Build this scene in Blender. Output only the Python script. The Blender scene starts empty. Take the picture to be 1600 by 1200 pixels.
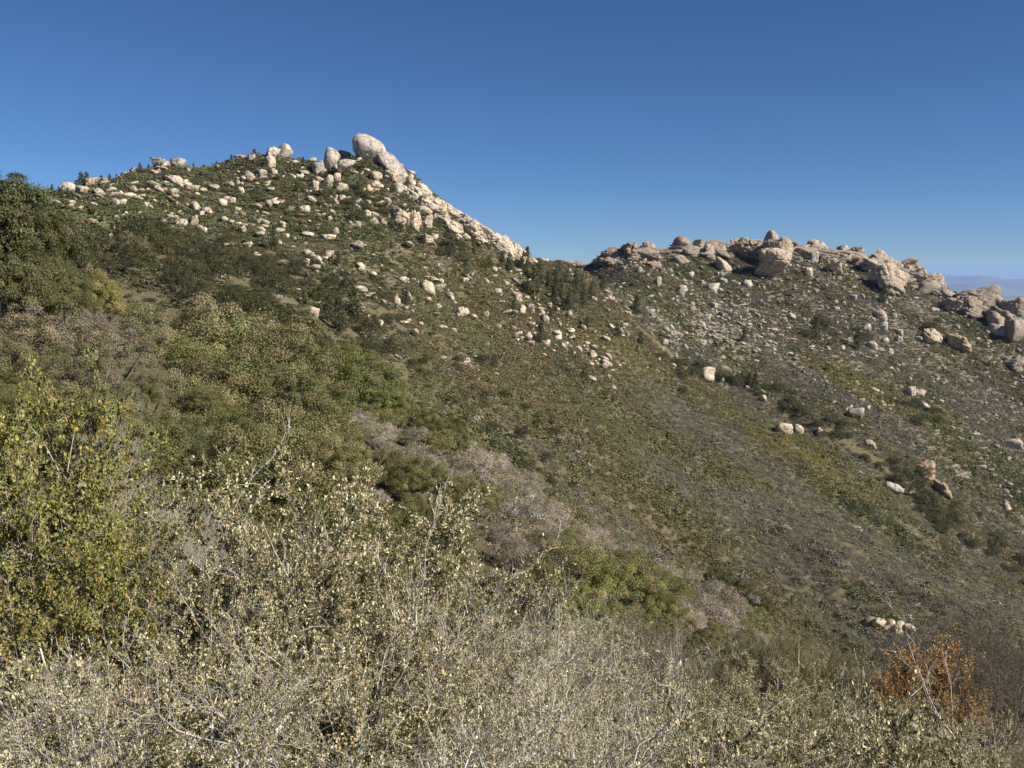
import bpy, math
import numpy as np
from mathutils import Vector, Matrix, Euler

# ------------------------------------------------------------------ camera, sky, sun, exposure
scene = bpy.context.scene
scene.render.engine = 'CYCLES'
scene.render.resolution_x, scene.render.resolution_y = 1024, 768
TILT = math.radians(6.6)          # camera looks this far below the level
FPX = 1556.0                      # focal length in pixels of a 1600 px wide frame
cam_data = bpy.data.cameras.new('camera')
cam_data.sensor_width = 36.0
cam_data.lens = 36.0 * FPX / 1600.0
cam_data.clip_start = 0.05
cam_data.clip_end = 200000.0
cam = bpy.data.objects.new('camera', cam_data)
scene.collection.objects.link(cam)
cam.location = (0, 0, 0)
cam.rotation_euler = (math.radians(90) - TILT, 0, 0)
scene.camera = cam

SUN_EL = math.radians(36)
SUN_AZ = math.radians(113)        # clockwise from the viewing direction (+Y)
sun_vec = Vector((math.sin(SUN_AZ) * math.cos(SUN_EL), math.cos(SUN_AZ) * math.cos(SUN_EL), math.sin(SUN_EL)))
world = bpy.data.worlds.new('World')
scene.world = world
world.use_nodes = True
wn, wl = world.node_tree.nodes, world.node_tree.links
sky = wn.new('ShaderNodeTexSky')
sky.sky_type = 'NISHITA'
sky.sun_disc = False
sky.sun_elevation = SUN_EL
sky.sun_rotation = SUN_AZ
sky.altitude = 3000
sky.air_density = 0.9
sky.dust_density = 0.0
sky.ozone_density = 10.0
wl.new(sky.outputs['Color'], wn['Background'].inputs['Color'])
wn['Background'].inputs['Strength'].default_value = 0.06
sun_data = bpy.data.lights.new('sun', 'SUN')
sun_data.energy = 5.0
sun_data.angle = math.radians(0.53)
sun_data.color = (1.0, 0.93, 0.82)
sun = bpy.data.objects.new('sun', sun_data)
scene.collection.objects.link(sun)
sun.rotation_euler = (-sun_vec).to_track_quat('-Z', 'Y').to_euler()
scene.view_settings.view_transform = 'Standard'
scene.view_settings.look = 'None'
scene.view_settings.exposure = 0.55
scene.view_settings.gamma = 1.0
scene.cycles.max_bounces = 4
scene.cycles.diffuse_bounces = 2
scene.cycles.transmission_bounces = 3
scene.cycles.transparent_max_bounces = 4
scene.cycles.volume_bounces = 1

RNG = np.random.default_rng(11)
col = scene.collection

# ------------------------------------------------------------------ helpers: noise, pixels, meshes
def _hash(ix, iy, seed):
    n = (ix.astype(np.int64) * 374761393 + iy.astype(np.int64) * 668265263 + seed * 974634777) & 0x7fffffff
    n = ((n ^ (n >> 13)) * 1274126177) & 0x7fffffff
    n = (n ^ (n >> 16)) & 0xffff
    return n / 65535.0

def vnoise(x, y, seed=0):
    ix, iy = np.floor(x), np.floor(y)
    fx, fy = x - ix, y - iy
    fx, fy = fx * fx * (3 - 2 * fx), fy * fy * (3 - 2 * fy)
    a, b = _hash(ix, iy, seed), _hash(ix + 1, iy, seed)
    c, d = _hash(ix, iy + 1, seed), _hash(ix + 1, iy + 1, seed)
    return (a * (1 - fx) + b * fx) * (1 - fy) + (c * (1 - fx) + d * fx) * fy

def fbm(x, y, octaves=4, seed=0):
    s, a, t = 0.0, 1.0, 0.0
    for k in range(octaves):
        s = s + a * (vnoise(x * 2 ** k, y * 2 ** k, seed + 17 * k) - 0.5)
        t += a
        a *= 0.5
    return s / t * 2.0

CT, ST = math.cos(TILT), math.sin(TILT)
def slopes(u, v):
    """viewing ray of a photo pixel as x/y and z/y"""
    xc, yc = (np.asarray(u, float) - 800) / FPX, (600 - np.asarray(v, float)) / FPX
    den = CT + yc * ST
    return xc / den, (-ST + yc * CT) / den

def at(u, v, Y):
    a, b = slopes(u, v)
    return np.array([a * Y, Y, b * Y])

def pixel_of(x, y, z):
    d = y * CT - z * ST
    return 800 + FPX * x / d, 600 - FPX * (y * ST + z * CT) / d

def smooth(x, a, b):
    t = np.clip((x - a) / (b - a), 0, 1)
    return t * t * (3 - 2 * t)

def mesh_np(name, V, faces, mats=(), mat_idx=None, color=None, shade=False, attrs=None):
    """faces: list of (n,k) integer arrays (k corners each)"""
    me = bpy.data.meshes.new(name)
    V = np.asarray(V, np.float32)
    me.vertices.add(len(V))
    me.vertices.foreach_set('co', V.ravel())
    faces = [np.asarray(f, np.int32) for f in faces if len(f)]
    if faces:
        loops = np.concatenate([f.ravel() for f in faces])
        sizes = np.concatenate([np.full(len(f), f.shape[1], np.int32) for f in faces])
        starts = np.concatenate([[0], np.cumsum(sizes)[:-1]]).astype(np.int32)
        me.loops.add(len(loops))
        me.loops.foreach_set('vertex_index', loops)
        me.polygons.add(len(sizes))
        me.polygons.foreach_set('loop_start', starts)
        if mat_idx is not None:
            me.polygons.foreach_set('material_index', np.asarray(mat_idx, np.int32))
        if shade:
            me.polygons.foreach_set('use_smooth', np.ones(len(sizes), bool))
    for m in mats:
        me.materials.append(m)
    if color is not None:
        ca = me.color_attributes.new('Col', 'FLOAT_COLOR', 'POINT')
        c4 = np.ones((len(V), 4), np.float32)
        c4[:, :3] = color
        ca.data.foreach_set('color', c4.ravel())
    for k, (kind, arr) in (attrs or {}).items():
        at_ = me.attributes.new(k, kind, 'POINT')
        fld = {'FLOAT': 'value', 'INT': 'value', 'FLOAT_VECTOR': 'vector', 'FLOAT_COLOR': 'color'}[kind]
        at_.data.foreach_set(fld, np.asarray(arr).ravel())
    me.update(calc_edges=True)
    if faces:
        me.validate()
    return me

def link(name, data, parent=None, loc=(0, 0, 0), rot=(0, 0, 0), scale=(1, 1, 1)):
    o = bpy.data.objects.new(name, data)
    col.objects.link(o)
    o.parent = parent
    o.location, o.rotation_euler, o.scale = loc, rot, scale
    return o

def tag(o, label=None, cat=None, group=None, kind=None):
    for k, val in (('label', label), ('category', cat), ('group', group), ('kind', kind)):
        if val:
            o[k] = val
    return o

def copy_tree(o, parent=None):
    c = o.copy()
    col.objects.link(c)
    c.parent = parent
    for ch in PARTS.get(o.name, ()):
        k = ch.copy()
        col.objects.link(k)
        k.parent = c
        k.color = c.color
    return c
PARTS = {}

# ------------------------------------------------------------------ materials
def new_mat(name):
    m = bpy.data.materials.new(name)
    m.use_nodes = True
    nt = m.node_tree
    for n in list(nt.nodes):
        nt.nodes.remove(n)
    out = nt.nodes.new('ShaderNodeOutputMaterial')
    return m, nt, out

def N(nt, kind, **kw):
    n = nt.nodes.new(kind)
    for k, v in kw.items():
        if k.startswith('i_'):
            n.inputs[k[2:].replace('_', ' ')].default_value = v
        else:
            setattr(n, k, v)
    return n

def mixc(nt, fac, a, b, blend='MIX'):
    n = nt.nodes.new('ShaderNodeMix')
    n.data_type = 'RGBA'
    n.blend_type = blend
    for sock, val in ((0, fac), (6, a), (7, b)):
        if hasattr(val, 'is_output'):
            nt.links.new(val, n.inputs[sock])
        elif sock == 0:
            n.inputs[0].default_value = val
        else:
            n.inputs[sock].default_value = (*val, 1)
    return n.outputs[2]

def ramp(nt, src, stops):
    r = nt.nodes.new('ShaderNodeValToRGB')
    el = r.color_ramp.elements
    while len(el) > 1:
        el.remove(el[0])
    el[0].position, el[0].color = stops[0][0], (*stops[0][1], 1) if len(stops[0][1]) == 3 else stops[0][1]
    for p, c in stops[1:]:
        e = el.new(p)
        e.color = (*c, 1)
    nt.links.new(src, r.inputs[0])
    return r.outputs[0]

def leaf_material(name, instanced=False, translucent=0.12, rough=0.55):
    m, nt, out = new_mat(name)
    a = N(nt, 'ShaderNodeAttribute', attribute_name='Col')
    if instanced:
        t = N(nt, 'ShaderNodeAttribute', attribute_name='tint', attribute_type='INSTANCER').outputs['Color']
    else:
        t = N(nt, 'ShaderNodeObjectInfo').outputs['Color']
    c = mixc(nt, 1.0, a.outputs['Color'], t, 'MULTIPLY')
    p = N(nt, 'ShaderNodeBsdfPrincipled')
    p.inputs['Roughness'].default_value = rough
    p.inputs['Specular IOR Level'].default_value = 0.3
    nt.links.new(c, p.inputs['Base Color'])
    if translucent:
        tr = N(nt, 'ShaderNodeBsdfTranslucent')
        nt.links.new(c, tr.inputs['Color'])
        mx = N(nt, 'ShaderNodeMixShader')
        mx.inputs[0].default_value = translucent
        nt.links.new(p.outputs[0], mx.inputs[1])
        nt.links.new(tr.outputs[0], mx.inputs[2])
        nt.links.new(mx.outputs[0], out.inputs['Surface'])
    else:
        nt.links.new(p.outputs[0], out.inputs['Surface'])
    return m

def bark_material(name):
    m, nt, out = new_mat(name)
    a = N(nt, 'ShaderNodeAttribute', attribute_name='Col')
    tc = N(nt, 'ShaderNodeTexCoord')
    nz = N(nt, 'ShaderNodeTexNoise', i_Scale=40.0, i_Detail=3.0)
    nt.links.new(tc.outputs['Object'], nz.inputs['Vector'])
    f = ramp(nt, nz.outputs['Fac'], [(0.3, (0.55, 0.52, 0.5)), (0.7, (1.1, 1.1, 1.1))])
    c = mixc(nt, 1.0, a.outputs['Color'], f, 'MULTIPLY')
    p = N(nt, 'ShaderNodeBsdfPrincipled', i_Roughness=0.85)
    nt.links.new(c, p.inputs['Base Color'])
    nt.links.new(p.outputs[0], out.inputs['Surface'])
    return m

def rock_material(name, instanced=False, scale=1.0):
    m, nt, out = new_mat(name)
    geo = N(nt, 'ShaderNodeTexCoord')
    pos = N(nt, 'ShaderNodeNewGeometry').outputs['Position']
    big = N(nt, 'ShaderNodeTexNoise', i_Scale=0.16 * scale, i_Detail=4.0, i_Roughness=0.6)
    fine = N(nt, 'ShaderNodeTexNoise', i_Scale=1.3 * scale, i_Detail=6.0, i_Roughness=0.7)
    crack = N(nt, 'ShaderNodeTexVoronoi', feature='DISTANCE_TO_EDGE', i_Scale=0.2 * scale)
    warp = N(nt, 'ShaderNodeTexNoise', i_Scale=0.35 * scale, i_Detail=3.0)
    for n in (big, fine, warp):
        nt.links.new(pos, n.inputs['Vector'])
    vm = N(nt, 'ShaderNodeVectorMath', operation='MULTIPLY_ADD')
    vm.inputs[1].default_value = (5.0 / scale,) * 3
    nt.links.new(warp.outputs['Color'], vm.inputs[0])
    nt.links.new(pos, vm.inputs[2])
    nt.links.new(vm.outputs[0], crack.inputs['Vector'])
    c = ramp(nt, big.outputs['Fac'], [(0.30, (0.40, 0.375, 0.34)), (0.46, (0.53, 0.475, 0.405)), (0.60, (0.57, 0.495, 0.40)), (0.74, (0.49, 0.37, 0.25))])
    f = ramp(nt, fine.outputs['Fac'], [(0.30, (0.38, 0.36, 0.35)), (0.46, (0.88, 0.87, 0.86)), (0.62, (1.08, 1.07, 1.04)), (0.75, (0.95, 0.93, 0.90))])
    c = mixc(nt, 1.0, c, f, 'MULTIPLY')
    k = ramp(nt, crack.outputs['Distance'], [(0.0, (0.42, 0.38, 0.34)), (0.035, (1, 1, 1))])
    c = mixc(nt, 0.75, c, k, 'MULTIPLY')
    mp = N(nt, 'ShaderNodeMapping')
    mp.inputs['Scale'].default_value = (0.9 * scale, 0.9 * scale, 0.12 * scale)
    nt.links.new(pos, mp.inputs['Vector'])
    stn = N(nt, 'ShaderNodeTexNoise', i_Scale=1.0, i_Detail=4.0, i_Roughness=0.6)
    nt.links.new(mp.outputs[0], stn.inputs['Vector'])
    sc_ = ramp(nt, stn.outputs['Fac'], [(0.52, (1, 1, 1)), (0.66, (0.55, 0.53, 0.51))])
    c = mixc(nt, 0.8, c, sc_, 'MULTIPLY')
    if instanced:
        t = N(nt, 'ShaderNodeAttribute', attribute_name='tint', attribute_type='INSTANCER').outputs['Color']
    else:
        t = N(nt, 'ShaderNodeObjectInfo').outputs['Color']
    c = mixc(nt, 1.0, c, t, 'MULTIPLY')
    p = N(nt, 'ShaderNodeBsdfPrincipled', i_Roughness=0.9)
    p.inputs['Specular IOR Level'].default_value = 0.2
    nt.links.new(c, p.inputs['Base Color'])
    b = N(nt, 'ShaderNodeBump', i_Strength=0.9, i_Distance=0.5 / scale)
    nt.links.new(fine.outputs['Fac'], b.inputs['Height'])
    b2 = N(nt, 'ShaderNodeBump', i_Strength=0.8, i_Distance=0.8 / scale)
    nt.links.new(k, b2.inputs['Height'])
    nt.links.new(b.outputs[0], b2.inputs['Normal'])
    nt.links.new(b2.outputs[0], p.inputs['Normal'])
    nt.links.new(p.outputs[0], out.inputs['Surface'])
    return m

M_LEAF = leaf_material('leaf')
M_LEAF_FAR = leaf_material('scrub_leaf', instanced=True, translucent=0.0, rough=0.7)
M_BARK = bark_material('bark')
M_ROCK = rock_material('granite')
M_STONE = rock_material('loose_stone', instanced=True)
# ------------------------------------------------------------------ the land: one height field through surveyed points
SEEN = [  # photo pixel and distance ahead in metres
    # main hill, skyline
    (-300, 380, 330), (-150, 345, 335), (60, 300, 345), (200, 270, 365), (260, 250, 372), (350, 250, 380), (440, 246, 392), (500, 262, 396),
    (575, 250, 400), (630, 277, 406), (660, 297, 411), (740, 346, 432), (830, 404, 468), (892, 419, 505),
    # main hill, face
    (150, 340, 290), (300, 300, 335), (450, 310, 360), (600, 340, 372), (150, 400, 225), (300, 360, 285), (300, 410, 225), (450, 380, 300), (450, 430, 240),
    (600, 420, 322), (700, 420, 370), (800, 450, 410), (520, 490, 205), (620, 500, 262), (750, 500, 330), (880, 500, 400), (960, 500, 435), (350, 460, 150),
    (680, 580, 235), (800, 600, 288), (920, 600, 345), (1020, 600, 395), (660, 650, 185), (780, 700, 232), (900, 700, 275), (1020, 720, 305),
    (830, 760, 222), (950, 800, 244), (1000, 860, 232), (1100, 850, 262), (1150, 910, 236), (1250, 950, 236), (1330, 985, 230),
    # spur on its lower right and the dip beyond it
    (1120, 730, 330), (1225, 785, 302), (1350, 875, 270), (1470, 945, 250), (1600, 1030, 232),
    (1180, 690, 372), (1300, 780, 342), (1420, 860, 318), (1560, 950, 290),
    (1240, 690, 392), (1340, 745, 372), (1460, 825, 345), (1600, 930, 318),
    # gully between the hills
    (960, 460, 497), (1000, 495, 492), (1060, 550, 468), (1150, 605, 446), (1250, 655, 424), (1330, 695, 408), (1400, 748, 392), (1450, 800, 375), (1530, 868, 355), (1610, 920, 340), (1750, 1000, 320),
    # second hill
    (940, 404, 620), (1050, 394, 690), (1200, 392, 715), (1350, 402, 728), (1430, 430, 722), (1490, 464, 704), (1560, 482, 690), (1650, 510, 670), (1800, 560, 640),
    (980, 440, 580), (1080, 450, 620), (1100, 500, 545), (1250, 450, 645), (1250, 520, 570), (1250, 600, 480), (1350, 500, 615), (1350, 600, 505), (1450, 520, 622), (1450, 600, 540),
    (1400, 680, 440), (1500, 700, 460), (1500, 600, 570), (1600, 600, 590), (1600, 700, 500), (1600, 800, 420), (1750, 760, 470), (1520, 790, 410),
    # near spur, ground under the shrubs
    (640, 680, 62), (760, 745, 58), (900, 862, 54), (1080, 945, 56), (1200, 990, 58), (1330, 1035, 55), (1500, 1110, 50),
    (560, 760, 40), (720, 830, 36), (880, 940, 34), (1060, 1000, 36), (1250, 1050, 36),
    (350, 590, 62), (200, 540, 60), (90, 520, 45), (-80, 500, 42), (270, 800, 30), (420, 800, 36), (470, 650, 62), (150, 700, 28), (60, 600, 34), (260, 560, 95), (420, 560, 100), (560, 600, 120),
    (230, 850, 13), (120, 780, 14), (330, 900, 14), (0, 720, 14), (600, 1000, 14), (900, 1080, 14), (1250, 1130, 14), (1550, 1180, 13),
]
HIDDEN = [  # photo column, distance ahead, height: places no line of sight reaches
    (640, 100, -20), (760, 110, -34), (900, 110, -44), (1080, 120, -56), (1200, 130, -66), (1330, 140, -72), (1500, 140, -76), (760, 170, -46), (1000, 180, -72), (1300, 190, -90), (1600, 180, -92),
    (-150, 420, 4), (200, 440, 10), (440, 470, 8), (575, 470, 6), (700, 500, -8), (830, 560, -30), (892, 590, -28), (300, 600, -40), (600, 620, -60), (780, 680, -55),
    (940, 720, -40), (1050, 790, -30), (1200, 820, -30), (1350, 830, -35), (1490, 800, -60), (1650, 770, -90), (1200, 1000, -120), (800, 1000, -120), (1600, 1000, -160),
    (1750, 200, -100), (1750, 120, -70), (1750, 60, -30),
]
PLAIN = [  # x, y, height around the viewpoint and beyond the frame
    (0, 0, -2.7), (0, 4, -3.15), (0, 8, -3.7), (-4, 6, -2.45), (4, 6, -3.5), (-6, 0, -2.1), (6, 0, -3.0), (0, -8, -2.2), (-8, 10, -1.9), (7, 10, -4.3), (-30, -20, -2), (30, -20, -8),
    (-60, 40, 6), (-120, 120, 14), (-200, 200, 20), (-300, 300, 20), (-400, 100, 0), (-400, 500, -40), (60, 20, -18), (150, 50, -60), (300, 100, -120), (500, 300, -150), (0, -150, -20), (500, 600, -120), (-300, -200, -60), (300, -200, -120), (0, 1300, -200),
    (700, 900, -220), (-600, 800, -160),
]
GULLY = [tuple(at(u, v, Y)[:2]) for u, v, Y in [(1000, 495, 492), (1060, 550, 468), (1150, 605, 446), (1250, 655, 424), (1330, 695, 408), (1400, 748, 392), (1450, 800, 375), (1530, 868, 355), (1610, 920, 340), (1750, 1000, 320)]]
def _fit():
    pts = [at(u, v, Y) for u, v, Y in SEEN]
    pts += [np.array([slopes(u, 600)[0] * Y, Y, z]) for u, Y, z in HIDDEN]
    pts += [np.array(p, float) for p in PLAIN]
    P = np.array(pts)
    X = P[:, :2] / 100.0
    d2 = ((X[:, None] - X[None]) ** 2).sum(-1)
    K = 0.5 * d2 * np.log(d2 + 1e-12)
    n = len(P)
    lam = 2e-4 + 6e-3 * np.clip(P[:, 1] / 400, 0, 1)
    A = np.zeros((n + 3, n + 3))
    A[:n, :n] = K + np.diag(lam)
    A[:n, n], A[:n, n + 1:] = 1, X
    A[n, :n], A[n + 1:, :n] = 1, X.T
    return X, np.linalg.solve(A, np.concatenate([P[:, 2], np.zeros(3)]))
_TX, _TW = _fit()

def height_raw(x, y):
    x, y = np.asarray(x, float), np.asarray(y, float)
    sh = x.shape
    q = np.stack([x.ravel(), y.ravel()], 1) / 100.0
    out = np.empty(len(q))
    n = len(_TX)
    for s in range(0, len(q), 20000):
        b = q[s:s + 20000]
        d2 = (b[:, 0:1] - _TX[None, :, 0]) ** 2 + (b[:, 1:2] - _TX[None, :, 1]) ** 2
        out[s:s + 20000] = (0.5 * d2 * np.log(d2 + 1e-12)) @ _TW[:n] + _TW[n] + b @ _TW[n + 1:]
    h = out.reshape(sh)
    r = np.hypot(x, y)
    amp = smooth(r, 12, 250)
    h = h + amp * (5.0 * fbm(x / 60, y / 60, 3, 5) + 1.8 * fbm(x / 14, y / 14, 3, 9)) + 0.25 * smooth(r, 3, 20) * fbm(x / 3, y / 3, 2, 3)
    along, across = 0.66 * x - 0.75 * y, 0.75 * x + 0.66 * y
    main = smooth(r, 120, 260) * (1 - smooth(y - (470 - 0.42 * np.clip(x, 0, None)), -10, 50))
    h = h + main * (5.0 * fbm(across / 40, along / 200, 3, 14) + 1.1 * fbm(across / 9, along / 60, 2, 15))
    gd = np.full(x.shape, 1e9)                              # the gully between the hills is cut into the slopes
    for (ax, ay), (bx, by) in zip(GULLY[:-1], GULLY[1:]):
        t = np.clip(((x - ax) * (bx - ax) + (y - ay) * (by - ay)) / ((bx - ax) ** 2 + (by - ay) ** 2), 0, 1)
        gd = np.minimum(gd, np.hypot(x - ax - t * (bx - ax), y - ay - t * (by - ay)))
    h = h - 5.0 * np.exp(-(gd / 11) ** 2) - 3.0 * np.exp(-(gd / 30) ** 2)
    far = smooth(np.hypot(x - 50, y - 400), 900, 2600)
    return np.clip(h, -260, 120) * (1 - far) - 905.0 * far

def spaced(lo, hi, centre, unit, n):
    a, b = math.asinh((lo - centre) / unit), math.asinh((hi - centre) / unit)
    return centre + unit * np.sinh(np.linspace(a, b, n))
GX = spaced(-2900, 3100, 0, 45, 405)
GY = spaced(-2300, 3400, 5, 70, 440)
gx, gy = np.meshgrid(GX, GY)
GH = height_raw(gx, gy)

def ground(x, y):
    x, y = np.asarray(x, float), np.asarray(y, float)
    i = np.clip(np.searchsorted(GX, x) - 1, 0, len(GX) - 2)
    j = np.clip(np.searchsorted(GY, y) - 1, 0, len(GY) - 2)
    fx = (x - GX[i]) / (GX[i + 1] - GX[i])
    fy = (y - GY[j]) / (GY[j + 1] - GY[j])
    return (GH[j, i] * (1 - fx) + GH[j, i + 1] * fx) * (1 - fy) + (GH[j + 1, i] * (1 - fx) + GH[j + 1, i + 1] * fx) * fy

_YS = np.geomspace(6, 900, 900)
def cast(u, v, ymin=0.0):
    """where the viewing rays of photo pixels meet the land (x, y, z, met)"""
    a, b = slopes(np.atleast_1d(u), np.atleast_1d(v))
    gap = b[:, None] * _YS[None] - ground(a[:, None] * _YS[None], np.broadcast_to(_YS, (len(a), len(_YS))))
    gap = np.where(_YS[None] < ymin, 1e3, gap)
    met = (gap < 0).any(1)
    k = np.where(met, np.argmax(gap < 0, 1), np.argmin(np.where(_YS[None] > 200, gap / _YS[None], 1e3), 1))
    k0 = np.clip(k - 1, 0, None)
    g0, g1 = gap[np.arange(len(a)), k0], gap[np.arange(len(a)), k]
    t = np.where(met, g0 / np.where(g0 - g1 == 0, 1, g0 - g1), 1.0)
    Y = _YS[k0] + np.clip(t, 0, 1) * (_YS[k] - _YS[k0])
    x = a * Y
    return x, Y, ground(x, Y), met

def in_view(x, y, z, lift=1.0, steps=70):
    """does the camera see a spot this far above the ground point"""
    t = np.linspace(0.02, 0.985, steps)[None]
    zz = z + lift
    g = ground(x[:, None] * t, y[:, None] * t)
    return (zz[:, None] * t - g > -0.2).all(1)

ni, nj = len(GX), len(GY)
idx = np.arange(ni * nj).reshape(nj, ni)
quads = np.stack([idx[:-1, :-1], idx[:-1, 1:], idx[1:, 1:], idx[1:, :-1]], -1).reshape(-1, 4)
TV = np.stack([gx, gy, GH], -1).reshape(-1, 3)
pu, pv = pixel_of(TV[:, 0], np.maximum(TV[:, 1], 1), TV[:, 2])
second_hill = smooth(TV[:, 1] - (505 - 0.42 * TV[:, 0] * (TV[:, 0] > 0)), -30, 40) * (TV[:, 0] > 10)

def soil_material():
    m, nt, out = new_mat('hill_soil')
    pos = N(nt, 'ShaderNodeNewGeometry').outputs['Position']
    a = N(nt, 'ShaderNodeAttribute', attribute_name='scree')
    n1 = N(nt, 'ShaderNodeTexNoise', i_Scale=0.05, i_Detail=6.0, i_Roughness=0.65)
    n2 = N(nt, 'ShaderNodeTexNoise', i_Scale=0.9, i_Detail=8.0, i_Roughness=0.75)
    n3 = N(nt, 'ShaderNodeTexVoronoi', i_Scale=0.8)
    for n in (n1, n2, n3):
        nt.links.new(pos, n.inputs['Vector'])
    dry = ramp(nt, n2.outputs['Fac'], [(0.3, (0.10, 0.086, 0.046)), (0.5, (0.145, 0.122, 0.068)), (0.7, (0.21, 0.175, 0.11))])
    pale = ramp(nt, n2.outputs['Fac'], [(0.3, (0.12, 0.10, 0.07)), (0.5, (0.24, 0.20, 0.145)), (0.7, (0.42, 0.36, 0.28))])
    ad = N(nt, 'ShaderNodeMath', operation='MULTIPLY_ADD')
    nt.links.new(n1.outputs['Fac'], ad.inputs[0])
    ad.inputs[1].default_value = 1.6
    nt.links.new(a.outputs['Fac'], ad.inputs[2])
    msk = ramp(nt, ad.outputs[0], [(0.85, (0, 0, 0)), (1.15, (1, 1, 1))])
    c = mixc(nt, msk, dry, pale)
    p = N(nt, 'ShaderNodeBsdfPrincipled', i_Roughness=0.95)
    p.inputs['Specular IOR Level'].default_value = 0.1
    nt.links.new(c, p.inputs['Base Color'])
    b = N(nt, 'ShaderNodeBump', i_Strength=0.8, i_Distance=0.6)
    nt.links.new(n2.outputs['Fac'], b.inputs['Height'])
    nt.links.new(b.outputs[0], p.inputs['Normal'])
    nt.links.new(p.outputs[0], out.inputs['Surface'])
    return m
scree = -0.08 + 0.30 * second_hill + 0.12 * fbm(TV[:, 0] / 25, TV[:, 1] / 25, 3, 40)
terrain = link('terrain', mesh_np('terrain', TV, [quads], [soil_material()], shade=True, attrs={'scree': ('FLOAT', scree.astype(np.float32))}))
tag(terrain, 'chaparral hillsides with tan gritty soil between the scrub', kind='structure')

# far desert floor, far ranges and a dark low ridge
def desert_material(name, lo, hi, scale):
    m, nt, out = new_mat(name)
    pos = N(nt, 'ShaderNodeNewGeometry').outputs['Position']
    n1 = N(nt, 'ShaderNodeTexNoise', i_Scale=scale, i_Detail=6.0, i_Roughness=0.6)
    nt.links.new(pos, n1.inputs['Vector'])
    c = ramp(nt, n1.outputs['Fac'], [(0.35, lo), (0.65, hi)])
    p = N(nt, 'ShaderNodeBsdfPrincipled', i_Roughness=1.0)
    p.inputs['Specular IOR Level'].default_value = 0.0
    nt.links.new(c, p.inputs['Base Color'])
    nt.links.new(p.outputs[0], out.inputs['Surface'])
    return m
R_FAR = 60000.0
g = np.linspace(-R_FAR, R_FAR, 61)
px, py = np.meshgrid(g, g)
pidx = np.arange(61 * 61).reshape(61, 61)
pq = np.stack([pidx[:-1, :-1], pidx[:-1, 1:], pidx[1:, 1:], pidx[1:, :-1]], -1).reshape(-1, 4)
plain = link('desert_plain', mesh_np('desert_plain', np.stack([px, py, np.full_like(px, -900.0)], -1).reshape(-1, 3), [pq], [desert_material('desert', (0.20, 0.15, 0.12), (0.42, 0.31, 0.23), 0.0004)]))
tag(plain, 'flat pale desert floor far below the hills', kind='structure')

def range_mesh(name, x0, x1, y0, y1, top, base, cell, seed, mat):
    xs, ys = np.linspace(x0, x1, 200), np.linspace(y0, y1, 32)
    X, Y = np.meshgrid(xs, ys)
    prof = np.sin(np.linspace(0, math.pi, 32))[:, None] ** 0.8
    rid = 1 - np.abs(fbm(X / cell, Y / cell, 5, seed)) * 1.5
    h = base + (top - base) * np.clip(prof * (0.15 + 0.95 * rid) * (0.8 + 0.35 * fbm(X / (cell * 4), Y / (cell * 4), 3, seed + 3)), 0, 1.2)
    ii = np.arange(X.size).reshape(X.shape)
    q = np.stack([ii[:-1, :-1], ii[:-1, 1:], ii[1:, 1:], ii[1:, :-1]], -1).reshape(-1, 4)
    return link(name, mesh_np(name, np.stack([X, Y, h], -1).reshape(-1, 3), [q], [mat]))
far = range_mesh('distant_mountains', -36000, 50000, 36000, 46000, 40, -960, 3500, 21, desert_material('far_range', (0.05, 0.05, 0.06), (0.20, 0.17, 0.15), 0.0006))
tag(far, 'hazy blue mountain range on the far side of the desert', kind='structure')
far2 = range_mesh('distant_hills', 9000, 26000, 24000, 27500, -640, -960, 1500, 33, desert_material('near_range', (0.09, 0.075, 0.065), (0.19, 0.15, 0.12), 0.0012))
tag(far2, 'lower hazy hills standing on the desert floor', kind='structure')
low = range_mesh('low_ridge', 650, 2600, 1500, 2100, -22, -500, 260, 52, desert_material('ridge_scrub', (0.06, 0.05, 0.03), (0.15, 0.12, 0.08), 0.02))
tag(low, 'dark low ridge beyond the right hand outcrop', kind='structure')
# ------------------------------------------------------------------ rock shapes
def ico(sub):
    import bmesh
    bm = bmesh.new()
    bmesh.ops.create_icosphere(bm, subdivisions=sub, radius=1.0)
    V = np.array([v.co[:] for v in bm.verts])
    F = np.array([[v.index for v in f.verts] for f in bm.faces])
    bm.free()
    return V, F
ICO = {k: ico(k) for k in (2, 3, 4, 5)}

def noise3(P, s, seed):
    return (fbm(P[:, 0] * s + P[:, 2] * 0.37 * s, P[:, 1] * s - P[:, 2] * 0.61 * s, 3, seed) + fbm(P[:, 2] * s + 7.1, P[:, 0] * s * 0.8 + P[:, 1] * 0.5 * s, 3, seed + 91)) * 0.5

def block_points(r, sub, blocky, extra, sharp, rough, seed):
    """a joint block: three pairs of tilted faces plus corner cuts, edges worn round"""
    D, F = ICO[sub]
    ax = np.array([[1, 0, 0], [-1, 0, 0], [0, 1, 0], [0, -1, 0], [0, 0, 1], [0, 0, -1.0]]) + r.normal(size=(6, 3)) * (0.30 if blocky else 0.4)
    cut = r.normal(size=(extra, 3))
    pn = np.concatenate([ax, cut])
    pn /= np.linalg.norm(pn, axis=1)[:, None]
    pd = np.concatenate([r.uniform(0.6, 1.0, 6), r.uniform(0.66, 1.05, extra)])
    k = np.clip(D @ pn.T, 0, None) / pd
    inv = (k ** sharp).sum(1) ** (1 / sharp)
    P = D / np.maximum(inv, 0.5)[:, None]
    P = P * (1 + rough * noise3(P, 1.6, seed)[:, None] + rough * 0.6 * noise3(P, 4.5, seed + 5)[:, None])
    return P, F

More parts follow.
